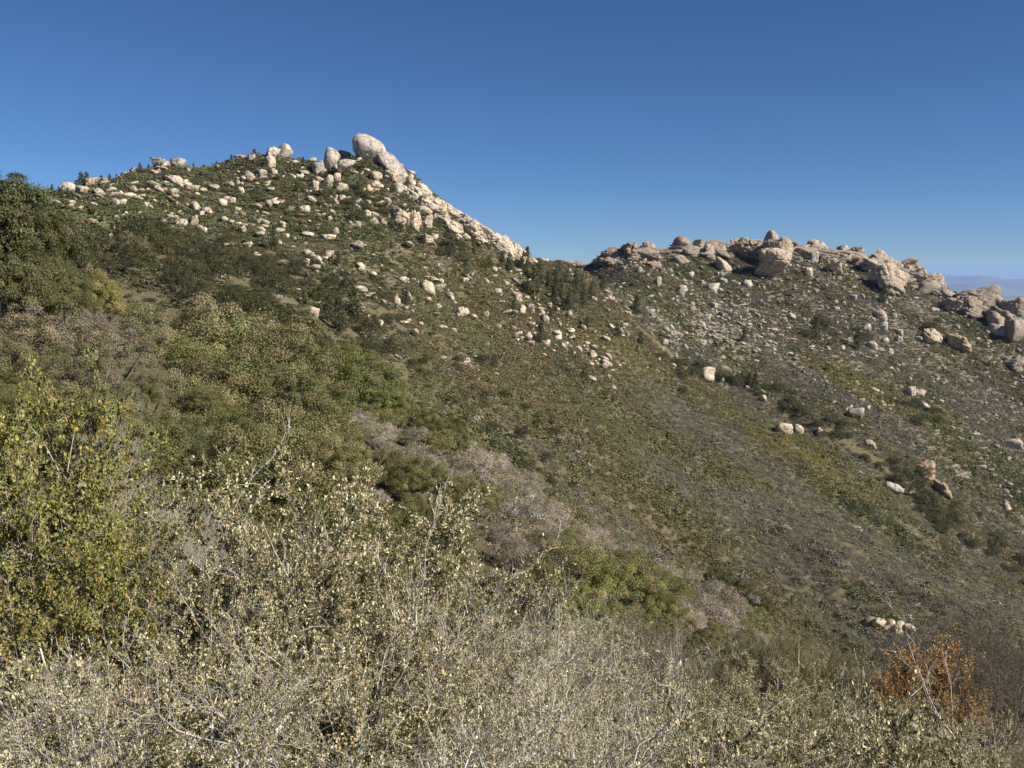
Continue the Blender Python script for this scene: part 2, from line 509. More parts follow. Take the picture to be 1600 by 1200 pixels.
def groove(P, r, n, depth, seed, width=0.05):
    for j in range(n):
        nrm = np.array([r.normal() * 0.25, r.normal() * 0.25, 1.0]) if j % 2 == 0 else np.array([1.0, r.normal() * 0.5, r.normal() * 0.3])
        nrm /= np.linalg.norm(nrm)
        d = P @ nrm - r.uniform(-0.5, 0.5) + 0.12 * noise3(P, 1.2, seed + 40 + j)
        P = P * (1 - depth * np.exp(-(d / width) ** 2))[:, None]
    return P

def fit_unit(P):
    lo, hi = P.min(0), P.max(0)
    return (P - (lo + hi) / 2) / (hi - lo)

def rock_mesh(name, seed, sub=3, planes=6, sharp=10.0, rough=0.09, joints=0, mat=None, blocky=True):
    r = np.random.default_rng(seed)
    P, F = block_points(r, sub, blocky, planes, sharp, rough, seed)
    P = groove(P, r, joints, 0.10, seed)
    return mesh_np(name, fit_unit(P), [F], [mat or M_ROCK], shade=True)

def crag_mesh(name, seed, step=0.22, cell=(0.62, 0.7, 0.42), sub=5, flat=0.0):
    """a jointed outcrop: one massive body broken along three sets of joints, every block set in or out"""
    r = np.random.default_rng(seed)
    P, F = block_points(r, sub, True, 5, 7, 0.20, seed)
    rot = np.array(Euler((r.normal() * 0.25, r.normal() * 0.35, r.uniform(-0.6, 0.6))).to_matrix())
    Q = P @ rot.T
    Q = Q + 0.10 * np.stack([noise3(P, 1.7, seed + 1), noise3(P, 1.7, seed + 2), noise3(P, 1.7, seed + 3)], 1)
    sp = np.array(cell) * r.uniform(0.85, 1.2, 3)
    G = Q / sp + r.random(3)
    I = np.floor(G)
    fr = G - I
    edge = (np.minimum(fr, 1 - fr) * sp).min(1)
    h = _hash(I[:, 0] * 7 + I[:, 2] * 131, I[:, 1] * 13 + I[:, 2] * 3, seed)
    k = 1 + step * (h - 0.55) - 0.09 * np.exp(-(edge / 0.035) ** 2) + 0.035 * noise3(P, 7.0, seed + 9)
    P = P * k[:, None]
    return mesh_np(name, fit_unit(P), [F], [M_ROCK], shade=True)

BOULDERS = [rock_mesh('boulder', 100 + i, 3, 7 + i % 5, 14 + 5 * (i % 4), 0.22, 2 + i % 3) for i in range(14)]
SLABS = [rock_mesh('slab', 200 + i, 3, 6, 20, 0.14, 3) for i in range(8)]
CRAGS = [crag_mesh('crag', 300 + i, 0.34 if i % 2 else 0.24) for i in range(8)]
DOMES = [crag_mesh('dome', 440, 0.07, (0.9, 1.0, 0.9), 4)] + [rock_mesh('dome', 441 + i, 4, 4, 4.6, 0.10, 1, blocky=False) for i in range(3)]
KINDS = {'b': BOULDERS, 's': SLABS, 'c': CRAGS, 'd': DOMES}

def put_rock(u0, u1, v0, v1, label, group=None, kind='b', tilt=0, tint=(1, 1, 1), name='boulder', depth=None, sink=0.12, ahead=0.0, data=None):
    """a rock whose outline fills the photo box u0..u1 by v0..v1, standing on the land there"""
    uc = 0.5 * (u0 + u1)
    x, y, z, met = (q[0] for q in cast(uc, v1))
    Y = y + ahead
    c = at(uc, 0.5 * (v0 + v1), Y)
    k = math.hypot(1, slopes(uc, 600)[0]) * Y / FPX
    w, h = (u1 - u0) * k * (1.12 if kind == 'c' else 1.0), (v1 - v0) * k / math.cos(0.1)
    d = depth or 0.5 * (w + h) * RNG.uniform(0.8, 1.1)
    rz = RNG.uniform(-0.5, 0.5)
    if h < 1.15 * w and not tilt:
        rz = RNG.uniform(0, 6.28) if abs(w - d) < 0.3 * w else rz
    Yc = Y + d * 0.38
    p = at(uc, 0.5 * (v0 + v1), Yc)
    if not tilt:                                            # bury the foot
        gap = p[2] - h / 2 - float(ground(p[0], Yc))
        if gap > 0 and kind in 'bs':                        # settle on the ridge instead of standing above it
            p[2] -= min(gap, 0.75 * h)
        top = p[2] + h / 2
        foot = min(p[2] - h / 2, float(ground(p[0], Yc))) - 0.14 * h
        foot = max(foot, top - 2.2 * h)
        h2 = top - foot
        p[2] = (top + foot) / 2
        sink = 0
    else:
        h2 = h
    me = data or KINDS[kind][RNG.integers(len(KINDS[kind]))]
    o = link(name, me, None, (p[0], p[1], p[2] - h * sink), (0, math.radians(tilt), rz), (w, d, h2))
    g = RNG.uniform(0.92, 1.08)
    o.color = (tint[0] * g, tint[1] * g, tint[2] * g, 1)
    return tag(o, label, 'boulder' if name == 'boulder' else 'rock', group)

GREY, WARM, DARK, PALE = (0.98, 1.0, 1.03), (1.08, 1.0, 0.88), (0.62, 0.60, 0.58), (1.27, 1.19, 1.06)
N_ROCK = [0]
def R(*a, **k):
    N_ROCK[0] += 1
    return put_rock(*a, **k)

# --- summit of the main hill
EGG = rock_mesh('summit_boulder', 431, 5, 3, 3.4, 0.07, 0, blocky=False)
R(545, 609, 210, 249, 'huge egg shaped boulder leaning on the very summit of the left hill', kind='d', tilt=24, data=EGG, ahead=-4, depth=13)
R(584, 648, 244, 270, 'long smooth slab sloping down to the right from the summit boulder', kind='d', tilt=43, data=DOMES[1], ahead=-3, depth=12)
R(503, 532, 231, 265, 'upright rounded boulder left of the huge summit boulder', kind='d', data=DOMES[2], ahead=-5)
R(520, 548, 228, 246, 'flat topped block tucked behind the upright rounded boulder', kind='b')
R(524, 557, 246, 268, 'low pale boulder between the upright boulder and the summit boulder', kind='d', tilt=-12, ahead=-8)
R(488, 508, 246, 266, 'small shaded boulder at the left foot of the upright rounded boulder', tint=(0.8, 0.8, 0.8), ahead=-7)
R(431, 461, 225, 243, 'pale dome boulder on the skyline left of the summit', kind='d')
R(414, 440, 230, 250, 'broken crag left of the pale skyline dome', kind='c', name='rock_crag')
R(415, 430, 244, 266, 'brown pointed boulder below the broken skyline crag', tint=WARM)
R(421, 434, 262, 274, 'pale rounded boulder under the brown pointed one')
R(398, 419, 264, 280, 'wide boulder left of the pale rounded one under the skyline crag')
R(384, 400, 240, 252, 'flat rock on the skyline left of the broken crag', kind='s')
R(505, 521, 273, 296, 'pale grey upright slab standing below the summit boulders', kind='s', tint=PALE)
R(520, 533, 270, 288, 'second pale upright slab right of the first below the summit', kind='s', tint=PALE)
R(485, 501, 282, 298, 'white angular boulder left of the upright slabs', tint=PALE)
R(522, 546, 285, 301, 'warm wide boulder right of the upright slabs', tint=WARM)
R(573, 599, 282, 301, 'dark fronted boulder in the brush below the summit', tint=WARM, kind='c')
R(575, 600, 268, 284, 'layered tan ledge above the dark fronted boulder', kind='s', tint=WARM)
R(599, 620, 266, 286, 'cracked block right of the layered tan ledge', kind='c', tint=WARM)
R(617, 633, 272, 288, 'rounded block leaning under the sloping summit slab')
R(631, 646, 272, 290, 'dark sided boulder at the foot of the sloping summit slab', tint=(0.85, 0.82, 0.8))
R(609, 632, 285, 301, 'long pale boulder below the dark sided boulder')
R(640, 676, 284, 306, 'thin pale slab lying along the skyline right of the summit', kind='s', tilt=34, tint=PALE)
R(595, 614, 308, 322, 'pointed grey boulder above the twin cliff blocks', tint=GREY)
R(606, 638, 325, 356, 'left block of the twin tan cliff under the summit', kind='c', tint=WARM, name='cliff_block')
R(634, 657, 328, 361, 'right block of the twin tan cliff with a vertical cleft', kind='c', tint=WARM, name='cliff_block')
R(657, 676, 335, 360, 'orange tinged block beside the twin tan cliff', kind='c', tint=WARM, name='cliff_block')
R(670, 687, 322, 343, 'blocky boulder on the pale rib right of the twin cliff')
R(684, 702, 328, 350, 'leaning slab beside the blocky boulder on the pale rib', kind='s', tilt=35)
R(652, 678, 366, 386, 'broken tan ledge in the brush below the twin cliff', kind='c', tint=WARM)
R(570, 592, 341, 352, 'flat white slab in the brush left of the twin cliff', kind='s', tint=PALE)
R(550, 567, 345, 356, 'flat pale boulder left of the flat white slab', kind='s')
R(565, 580, 328, 341, 'small white boulder above the flat white slab', tint=PALE)
R(466, 485, 321, 335, 'split white boulder in the brush below the left skyline', tint=PALE)
R(437, 447, 345, 358, 'small upright white rock on the open slope', tint=PALE)
R(502, 524, 366, 377, 'low white slab at the edge of the green slope', kind='s', tint=PALE)
R(657, 681, 437, 459, 'big white boulder in the middle of the green slope', tint=PALE)
R(655, 688, 430, 441, 'heap of broken tan rock behind the big white boulder', kind='c', tint=WARM)
R(713, 731, 479, 496, 'white pyramid boulder on the green slope', tint=PALE)
R(615, 626, 462, 476, 'white tilted boulder beside a dark pine on the slope', tint=PALE)
R(585, 600, 498, 512, 'white boulder right of the dark pines', tint=PALE)
R(571, 584, 491, 506, 'tan topped boulder touching the dark pines', tint=WARM)
R(480, 500, 479, 497, 'lone white boulder deep in the dark oak brush', tint=PALE)
R(516, 531, 422, 434, 'white boulder on the edge of the bare patch', tint=PALE)
R(769, 786, 450, 462, 'pale boulder on the slope below the pine belt')
R(799, 816, 455, 473, 'tan rounded boulder below the pine belt', tint=WARM)
R(810, 822, 476, 493, 'white pointed boulder under the tan rounded one', tint=PALE)
R(847, 859, 491, 505, 'pale boulder beside a small pine on the middle slope')
R(875, 887, 535, 546, 'pale round boulder alone on the lower green slope')
R(1085, 1116, 572, 597, 'large white boulder beside dark shrubs above the gully', tint=PALE)
R(1126, 1132, 588, 599, 'small upright white rock right of the large white boulder', tint=PALE)
R(1163, 1178, 602, 613, 'thin white slab among dark gully shrubs', kind='s', tilt=25, tint=PALE)
R(1187, 1199, 617, 629, 'tan round boulder below the thin white slab', tint=WARM)
R(1208, 1237, 659, 678, 'left of two pale boulders side by side above the gully', tint=PALE)
R(1237, 1256, 662, 680, 'right of two pale boulders side by side above the gully', tint=PALE)
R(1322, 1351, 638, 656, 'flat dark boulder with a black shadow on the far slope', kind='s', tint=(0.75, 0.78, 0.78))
R(1275, 1288, 668, 682, 'small pale boulder right of the two side by side')
R(1353, 1370, 687, 702, 'tan boulder on the lip of the gully', tint=WARM)
R(1380, 1410, 751, 776, 'grey tilted slab boulder beside the dark gully', kind='s', tilt=25, tint=GREY)
R(1407, 1423, 762, 774, 'white flat rock right of the tilted slab boulder', kind='s', tilt=20, tint=PALE)
R(1431, 1467, 722, 746, 'reddish broken ledge in the gully', kind='c', tint=(0.9, 0.72, 0.58), name='rock_ledge')
R(1463, 1485, 750, 778, 'brown knob of rock standing in the gully', kind='c', tint=(0.85, 0.72, 0.58), name='rock_crag')
R(1566, 1598, 685, 702, 'pale flat slab at the right edge of the far slope', kind='s')
R(1414, 1430, 603, 619, 'grey boulder on the far slope above two slabs', tint=GREY)
R(1428, 1446, 608, 620, 'tan slab touching the grey boulder on the far slope', kind='s', tint=WARM)
R(1433, 1453, 628, 643, 'pale slab tilted to the right on the far slope', kind='s', tilt=25)
# --- left shoulder
R(267, 286, 274, 290, 'largest white boulder on the left shoulder', kind='d', tint=PALE)
R(283, 300, 280, 290, 'white boulder touching the right of the largest shoulder boulder', tint=PALE)
R(289, 310, 289, 301, 'flat white boulder below the largest shoulder boulder', kind='s', tint=PALE)
R(299, 316, 314, 330, 'pale banded boulder on the left slope', tint=WARM)
R(298, 310, 336, 354, 'upright tan rock standing like a thumb', tint=WARM)
R(274, 293, 342, 355, 'low boulder left of the thumb shaped rock', tint=WARM)
R(175, 188, 310, 322, 'round white boulder low on the left shoulder', tint=PALE)
R(170, 184, 292, 300, 'small flat boulder above the round white one')
R(146, 172, 271, 280, 'long pale ledge on the left skyline', kind='s')
R(132, 154, 277, 291, 'brown block under the long skyline ledge', tint=WARM)
R(93, 119, 275, 286, 'row of pale rock at the far left skyline', kind='s')
R(55, 75, 291, 300, 'last pale rock on the skyline beside the big oak', kind='s')
R(203, 219, 262, 273, 'tan boulder on the left skyline between small pines', tint=WARM)
R(84, 104, 333, 347, 'pale broken rock just right of the big oak', kind='c')
R(121, 155, 341, 357, 'wide tan rock pile on the left slope', kind='c', tint=WARM)
R(193, 209, 356, 371, 'tilted white rock on the lower left slope', tilt=30, tint=PALE)
R(174, 199, 370, 381, 'low white slab on the lower left slope', kind='s', tint=PALE)
R(162, 176, 364, 375, 'white boulder beside the low white slab', tint=PALE)
R(120, 132, 358, 370, 'small white boulder below the wide tan rock pile', tint=PALE)
R(348, 369, 307, 320, 'layered tan block on the upper left slope', tint=WARM)
R(371, 382, 292, 303, 'pointed white rock on the upper left slope', tint=PALE)
R(238, 264, 246, 258, 'pale outcrop on the left skyline', kind='c')
R(268, 290, 238, 249, 'pale ledge right of the outcrop on the left skyline', kind='s')
R(366, 388, 243, 252, 'low rock on the skyline above the upper left slope', kind='s')
# --- right hill
R(938, 972, 386, 412, 'dark jagged crag at the left end of the right hill', kind='c', tint=(0.66, 0.58, 0.52), name='rock_crag')
R(960, 1004, 379, 410, 'dark broad outcrop left on the right hill skyline', kind='c', tint=(0.72, 0.62, 0.55), name='rock_outcrop')
R(995, 1028, 377, 407, 'brown knobbly end of the dark broad outcrop', kind='c', tint=(0.85, 0.74, 0.64), name='rock_outcrop')
R(887, 915, 408, 421, 'low brown rock in the saddle between the hills', kind='c', tint=(0.7, 0.62, 0.54))
R(1044, 1086, 369, 398, 'dark rounded dome on the right hill skyline', kind='d', tint=(0.66, 0.58, 0.52), name='rock_dome')
R(1078, 1100, 374, 396, 'brown rock leaning on the right of the dark dome', kind='c', tint=(0.8, 0.7, 0.6))
R(1100, 1127, 375, 392, 'tan ledge right of the dark dome', kind='c', tint=(0.9, 0.78, 0.66))
R(1124, 1142, 379, 394, 'low brown rock between ledge and pillar on the skyline', kind='c', tint=(0.8, 0.7, 0.6))
R(1138, 1160, 372, 396, 'short square pillar on the right hill skyline', kind='c', tint=(0.9, 0.8, 0.7))
R(1156, 1196, 370, 410, 'shadowed shoulder left of the tall rock tower', kind='c', tint=(0.72, 0.63, 0.55), name='rock_shoulder')
R(1194, 1218, 360, 382, 'round cap on top of the tall rock tower', kind='d', tint=(0.9, 0.83, 0.74), ahead=-6, data=DOMES[2])
R(1186, 1233, 371, 412, 'layered middle of the tall rock tower', kind='c', tint=(0.95, 0.85, 0.74), name='rock_tower', ahead=-10, data=CRAGS[3])
R(1179, 1241, 388, 434, 'broad pale foot of the tall rock tower', kind='d', tint=(1.0, 0.9, 0.8), name='rock_tower', ahead=-8, data=crag_mesh('tower_foot', 478, 0.14, (0.7, 0.8, 0.8)))
R(1116, 1147, 401, 424, 'round tan dome below the square pillar', kind='d', tint=WARM)
R(1010, 1036, 407, 422, 'flat brown boulder below the dark broad outcrop', kind='c', tint=(0.72, 0.62, 0.54))
R(1054, 1074, 445, 461, 'grey boulder dark on its left on the right hill', tint=GREY)
R(1070, 1084, 424, 437, 'pale knob above the grey dark sided boulder', tint=GREY)
R(1023, 1034, 432, 447, 'pale upright rock below the flat brown boulder', tint=GREY)
R(1096, 1124, 442, 457, 'wide pale grey boulder on the right hill', tint=GREY)
R(1163, 1176, 437, 448, 'grey boulder below the foot of the rock tower', tint=GREY)
R(1231, 1248, 378, 388, 'dark flat rock on the skyline right of the tower', kind='s', tint=(0.7, 0.64, 0.58))
R(1262, 1279, 374, 388, 'small knob on the skyline right of the tower', tint=(0.95, 0.9, 0.84))
R(1276, 1294, 376, 390, 'tan rock beside the small skyline knob', tint=WARM)
R(1265, 1279, 393, 413, 'upright pale rock below the small skyline knob', tint=GREY)
R(1240, 1266, 382, 396, 'tan broken ledge between tower and knob', kind='c', tint=WARM)
R(1292, 1316, 405, 432, 'layered tan outcrop on the right hill', kind='c', tint=WARM)
R(1254, 1270, 418, 434, 'round tan boulder right of the tower foot', tint=WARM)
R(1308, 1330, 383, 402, 'pale cracked rock on the right hill skyline', kind='c', tint=GREY)
R(1328, 1350, 386, 408, 'dark split block on the right hill skyline', kind='c', tint=(0.75, 0.68, 0.62))
R(1345, 1398, 394, 432, 'upper sheet of the big pale slab on the right hill', kind='s', tilt=30, tint=(1.0, 0.92, 0.84), name='flat_boulder', data=CRAGS[2])
R(1362, 1420, 412, 458, 'big pale sloping slab on the right hill', kind='s', tilt=32, tint=(1.02, 0.94, 0.86), name='flat_boulder', data=CRAGS[4], ahead=-4)
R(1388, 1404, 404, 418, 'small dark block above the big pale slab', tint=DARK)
R(1401, 1430, 404, 430, 'tall block right of the big pale slab', kind='c', tint=(0.9, 0.8, 0.7), name='rock_block')
R(1412, 1448, 414, 440, 'cracked pale block next to the tall block', kind='c', tint=(0.95, 0.87, 0.78), name='rock_block', ahead=-4)
R(1436, 1476, 428, 460, 'sloping end of the right hill skyline', kind='c', tint=(0.9, 0.82, 0.73), name='rock_outcrop')
R(1501, 1560, 447, 490, 'dark brown dome of the far right outcrop', kind='d', tint=(0.68, 0.62, 0.56), name='rock_dome', data=crag_mesh('far_dome', 484, 0.16, (0.5, 0.9, 1.1)))
R(1530, 1567, 462, 487, 'overhanging ledge on the right of the dark brown dome', kind='s', tint=(0.78, 0.74, 0.70), name='rock_ledge', ahead=-6)
R(1545, 1567, 486, 508, 'squat pillar under the overhanging ledge', kind='b', tint=(0.75, 0.68, 0.6), name='rock_pillar', ahead=-6)
R(1554, 1600, 466, 512, 'steep grey rock face at the right edge of the photo', kind='c', tint=(0.68, 0.65, 0.62), name='rock_outcrop')
R(1588, 1625, 478, 510, 'pale rock cut off by the right edge of the photo', kind='c', tint=(0.72, 0.69, 0.66), name='rock_outcrop')
R(1570, 1600, 500, 532, 'smooth grey slab below the steep grey face', kind='d', tint=(0.75, 0.73, 0.71), name='flat_boulder', ahead=-4)
R(1544, 1572, 506, 526, 'low grey boulder left of the smooth grey slab', tint=GREY)
R(1488, 1513, 463, 490, 'dark brown block left of the far right dome', kind='c', tint=(0.7, 0.63, 0.56), name='rock_block')
R(1472, 1500, 466, 492, 'sloping grey rock left of the dark brown block', kind='c', tint=(0.85, 0.8, 0.76), name='rock_block')
R(1362, 1388, 484, 500, 'tan boulder dark on its left below the big slab', kind='d', tint=WARM)
R(1345, 1361, 506, 520, 'grey boulder below the tan one under the big slab', tint=GREY)
R(1356, 1373, 533, 547, 'grey flat topped boulder with a shadow on the right hill', tint=GREY)
R(1375, 1388, 527, 539, 'pale boulder right of the flat topped one', tint=PALE)
R(1441, 1467, 514, 540, 'jagged tan ledge on the right slope', kind='c', tint=WARM, name='rock_ledge')
R(1481, 1514, 520, 552, 'fluted brown crag on the right slope', kind='c', tint=(0.85, 0.72, 0.6), name='rock_crag')
R(1230, 1243, 488, 501, 'thin tilted pale slab below the tower', kind='s', tilt=40, tint=PALE)
R(1570, 1602, 556, 580, 'pale ribs of rock at the right edge', kind='c', tint=(0.78, 0.74, 0.7), name='rock_rib')
# --- outcrop above the right foreground
for j, (u0, u1, v0, v1) in enumerate([(1347, 1372, 960, 982), (1362, 1384, 961, 986), (1378, 1402, 964, 990), (1394, 1416, 968, 993), (1408, 1430, 972, 992)]):
    R(u0, u1, v0, v1, ['leftmost, darkest fin of the pale layered outcrop in the valley', 'second fin from the left of the valley outcrop', 'middle fin of the pale layered valley outcrop', 'second fin from the right of the valley outcrop', 'rightmost fin of the pale layered valley outcrop'][j],
      kind='s', tilt=28, tint=(PALE if j else (0.7, 0.7, 0.7)), name='rock_fin')

# --- bedrock: long jointed bodies that make the spine and the crest continuous
LEDGES = [crag_mesh('ledge', 520 + i, 0.20 + 0.04 * (i % 3), (0.34, 0.6, 0.30)) for i in range(6)]
for j, (uc, vc, w, h, t) in enumerate([(655, 300, 46, 26, 35), (690, 322, 56, 34, 36), (722, 344, 60, 36, 32), (752, 360, 56, 34, 30), (784, 378, 56, 30, 33), (815, 394, 48, 22, 35), (700, 348, 50, 26, 30), (668, 318, 46, 24, 30), (738, 366, 46, 22, 30), (640, 300, 36, 22, 30)]):
    R(uc - w / 2, uc + w / 2, vc - h / 2 + 3, vc + h / 2 + 3, ['topmost ledge of the pale rock spine, just right of the summit', 'second ledge down the pale rock spine', 'middle ledge on the skyline of the pale rock spine', 'fourth ledge down the pale rock spine', 'fifth ledge of the pale rock spine above the saddle', 'lowest ledge of the pale rock spine at the saddle', 'inner ledge below the second one of the pale spine', 'inner ledge beside the blocky boulder on the spine', 'inner ledge low on the pale rock spine', 'short ledge under the sloping summit slab'][j],
      'ledges of the pale rock spine', kind='c', tilt=t, tint=(1.18, 1.14, 1.06), name='rock_ledge', data=LEDGES[j % 6], depth=9)
for j, (uc, vc, w, h, t, tn) in enumerate([(955, 402, 50, 22, -12, 0.72), (1000, 392, 60, 24, -4, 0.75), (1040, 392, 50, 18, 0, 0.8), (1075, 386, 60, 24, 4, 0.78), (1115, 388, 56, 20, 0, 0.85), (1150, 388, 50, 22, 0, 0.85), (1185, 392, 46, 26, 0, 0.8), (1250, 388, 56, 20, 4, 0.85), (1295, 390, 60, 22, 6, 0.92), (1335, 398, 60, 24, 12, 0.9), (1385, 412, 80, 36, 28, 1.0), (1430, 428, 66, 34, 30, 0.95), (1462, 448, 50, 26, 35, 0.92), (1500, 474, 46, 26, 25, 0.8), (1530, 476, 70, 30, 12, 0.72), (1575, 492, 60, 34, 20, 0.85)]):
    R(uc - w / 2, uc + w / 2, vc - h / 2 + 4, vc + h / 2 + 4, ['ledge below the dark jagged crag, left end of the right hill', 'ledge under the dark broad outcrop of the right hill', 'low ledge between the broad outcrop and the dark dome', 'ledge carrying the dark dome of the right hill', 'ledge right of the dark dome', 'ledge under the short square pillar', 'shadowed ledge beside the rock tower', 'ledge right of the rock tower', 'ledge under the small skyline knob', 'ledge under the dark split block', 'ledge carrying the big pale slab', 'ledge under the tall block right of the slab', 'last sloping ledge of the right hill crest', 'ledge left of the far right dome', 'ledge carrying the far right dome', 'ledge under the steep grey rock at the right edge'][j],
      'crest ledges of the right hill', kind='c', tilt=t, tint=(tn * 0.88, tn * 0.84, tn * 0.79), name='rock_ledge', data=LEDGES[(j * 5 + 1) % 6], depth=14)

# --- boulders that only their neighbourhood tells apart
def scatter_rocks(n, poly, sizes, label, group, kinds='bbs', tint=PALE, seed=0, name='boulder'):
    r = np.random.default_rng(seed)
    k = 0
    P = np.array(poly, float)
    while k < n:
        w = r.dirichlet(np.ones(4))
        u, v = w @ P                                        # inside a four-cornered region
        s = sizes[0] * (sizes[1] / sizes[0]) ** (r.random() ** 1.8)
        a = r.uniform(0.55, 0.95)
        t = np.array(tint) * r.uniform(0.85, 1.05)
        if 'crest' in group:
            a *= 0.6
        R(u - s / 2, u + s / 2, v - s * a / 2, v + s * a / 2, label, group, kind=kinds[r.integers(len(kinds))], tint=t, tilt=(r.uniform(10, 35) if r.random() < 0.3 else 0), name=name)
        k += 1
for j, (ua, va, ub, vb) in enumerate([(640, 286, 700, 322), (700, 322, 760, 352), (760, 356, 832, 402)]):
    scatter_rocks(14, [(ua, va + 4), (ub, vb + 4), (ua + 18, va + 48), (ub + 6, vb + 26)], (12, 30),
                  ['pale slab on the upper rib of rock right of the summit', 'pale slab on the middle of the rock rib below the summit', 'pale slab on the low end of the rock rib near the saddle'][j],
                  'slabs of the pale rib descending from the summit', 'sscc', (1.1, 1.03, 0.93), 50 + j, 'flat_boulder')
scatter_rocks(44, [(420, 255), (640, 300), (430, 340), (640, 360)], (6, 15), 'small pale boulder in the brush just below the summit rocks', 'boulders below the summit', seed=61)
scatter_rocks(46, [(90, 300), (420, 262), (110, 380), (430, 350)], (6, 12), 'small pale boulder dotted over the left shoulder', 'boulders on the left shoulder', seed=62)
scatter_rocks(26, [(560, 400), (720, 400), (600, 520), (800, 520)], (5, 11), 'small white boulder on the open green slope', 'boulders on the green slope', seed=63)
scatter_rocks(24, [(780, 430), (860, 470), (820, 540), (960, 560)], (5, 11), 'small white boulder strung down the slope below the pine belt', 'boulders below the pine belt', seed=64)
scatter_rocks(34, [(930, 410), (1180, 405), (1000, 490), (1220, 540)], (6, 15), 'pale grey boulder on the left half of the right hill', 'boulders on the right hill, left half', tint=GREY, seed=65)
scatter_rocks(34, [(1240, 400), (1500, 480), (1240, 560), (1580, 600)], (6, 15), 'pale grey boulder on the right half of the right hill', 'boulders on the right hill, right half', tint=GREY, seed=66)
for j, (ua, va, ub, vb) in enumerate([(940, 392, 1060, 384), (1060, 386, 1200, 380), (1230, 382, 1350, 396), (1350, 398, 1480, 450)]):
    scatter_rocks(10, [(ua, va + 5), (ub, vb + 5), (ua, va + 22), (ub, vb + 22)], (18, 40),
                  ['brown rock in the crest of the right hill, left of the dark dome', 'brown rock in the crest of the right hill, between dome and tower', 'brown rock in the crest of the right hill, between tower and split block', 'brown rock in the crest of the right hill, around the big slab'][j],
                  'crest rocks of the right hill', 'cccs', (0.70, 0.65, 0.60), 80 + j, 'crest_rock')
# ------------------------------------------------------------------ plant shapes (numpy)
def unit(a):
    return a / np.maximum(np.linalg.norm(a, axis=-1, keepdims=True), 1e-9)

def frames(d):
    ref = np.where(np.abs(d[:, 2:3]) > 0.9, np.array([[1.0, 0, 0]]), np.array([[0, 0, 1.0]]))
    a = unit(np.cross(d, ref))
    return a, np.cross(d, a)

def sticks(p0, p1, r0, r1, sides=3):
    """tapered prisms along segments -> verts, quads"""
    n = len(p0)
    d = unit(p1 - p0)
    a, b = frames(d)
    t = np.arange(sides) * 2 * math.pi / sides
    ring = a[:, None] * np.cos(t)[None, :, None] + b[:, None] * np.sin(t)[None, :, None]
    V = np.concatenate([p0[:, None] + ring * r0[:, None, None], p1[:, None] + ring * r1[:, None, None]], 1).reshape(-1, 3)
    base = (np.arange(n) * 2 * sides)[:, None, None]
    i = np.arange(sides)
    q = np.stack([i, (i + 1) % sides, sides + (i + 1) % sides, sides + i], -1)[None]
    return V, (base + q).reshape(-1, 4)

def leaves6(p, d, n, l, w, fold=0.25):
    """leaf blades folded on the midrib, two quads each"""
    s = unit(np.cross(d, n))
    n = np.cross(s, d)
    L, W = l[:, None], w[:, None]
    up = n * W * fold
    V = np.stack([p, p + d * L * 0.35 + s * W * 0.5 + up, p + d * L * 0.72 + s * W * 0.42 + up, p + d * L, p + d * L * 0.72 - s * W * 0.42 + up, p + d * L * 0.35 - s * W * 0.5 + up], 1)
    b = (np.arange(len(p)) * 6)[:, None]
    F = np.concatenate([b + np.array([[0, 1, 2, 3]]), b + np.array([[0, 3, 4, 5]])], 0)
    return V.reshape(-1, 3), F

def leaves4(p, d, n, l, w):
    s = unit(np.cross(d, n))
    L, W = l[:, None], w[:, None]
    V = np.stack([p, p + d * L * 0.5 + s * W * 0.5 + n * W * 0.15, p + d * L, p + d * L * 0.5 - s * W * 0.5 + n * W * 0.15], 1)
    b = (np.arange(len(p)) * 4)[:, None]
    return V.reshape(-1, 3), b + np.array([[0, 1, 2, 3]])

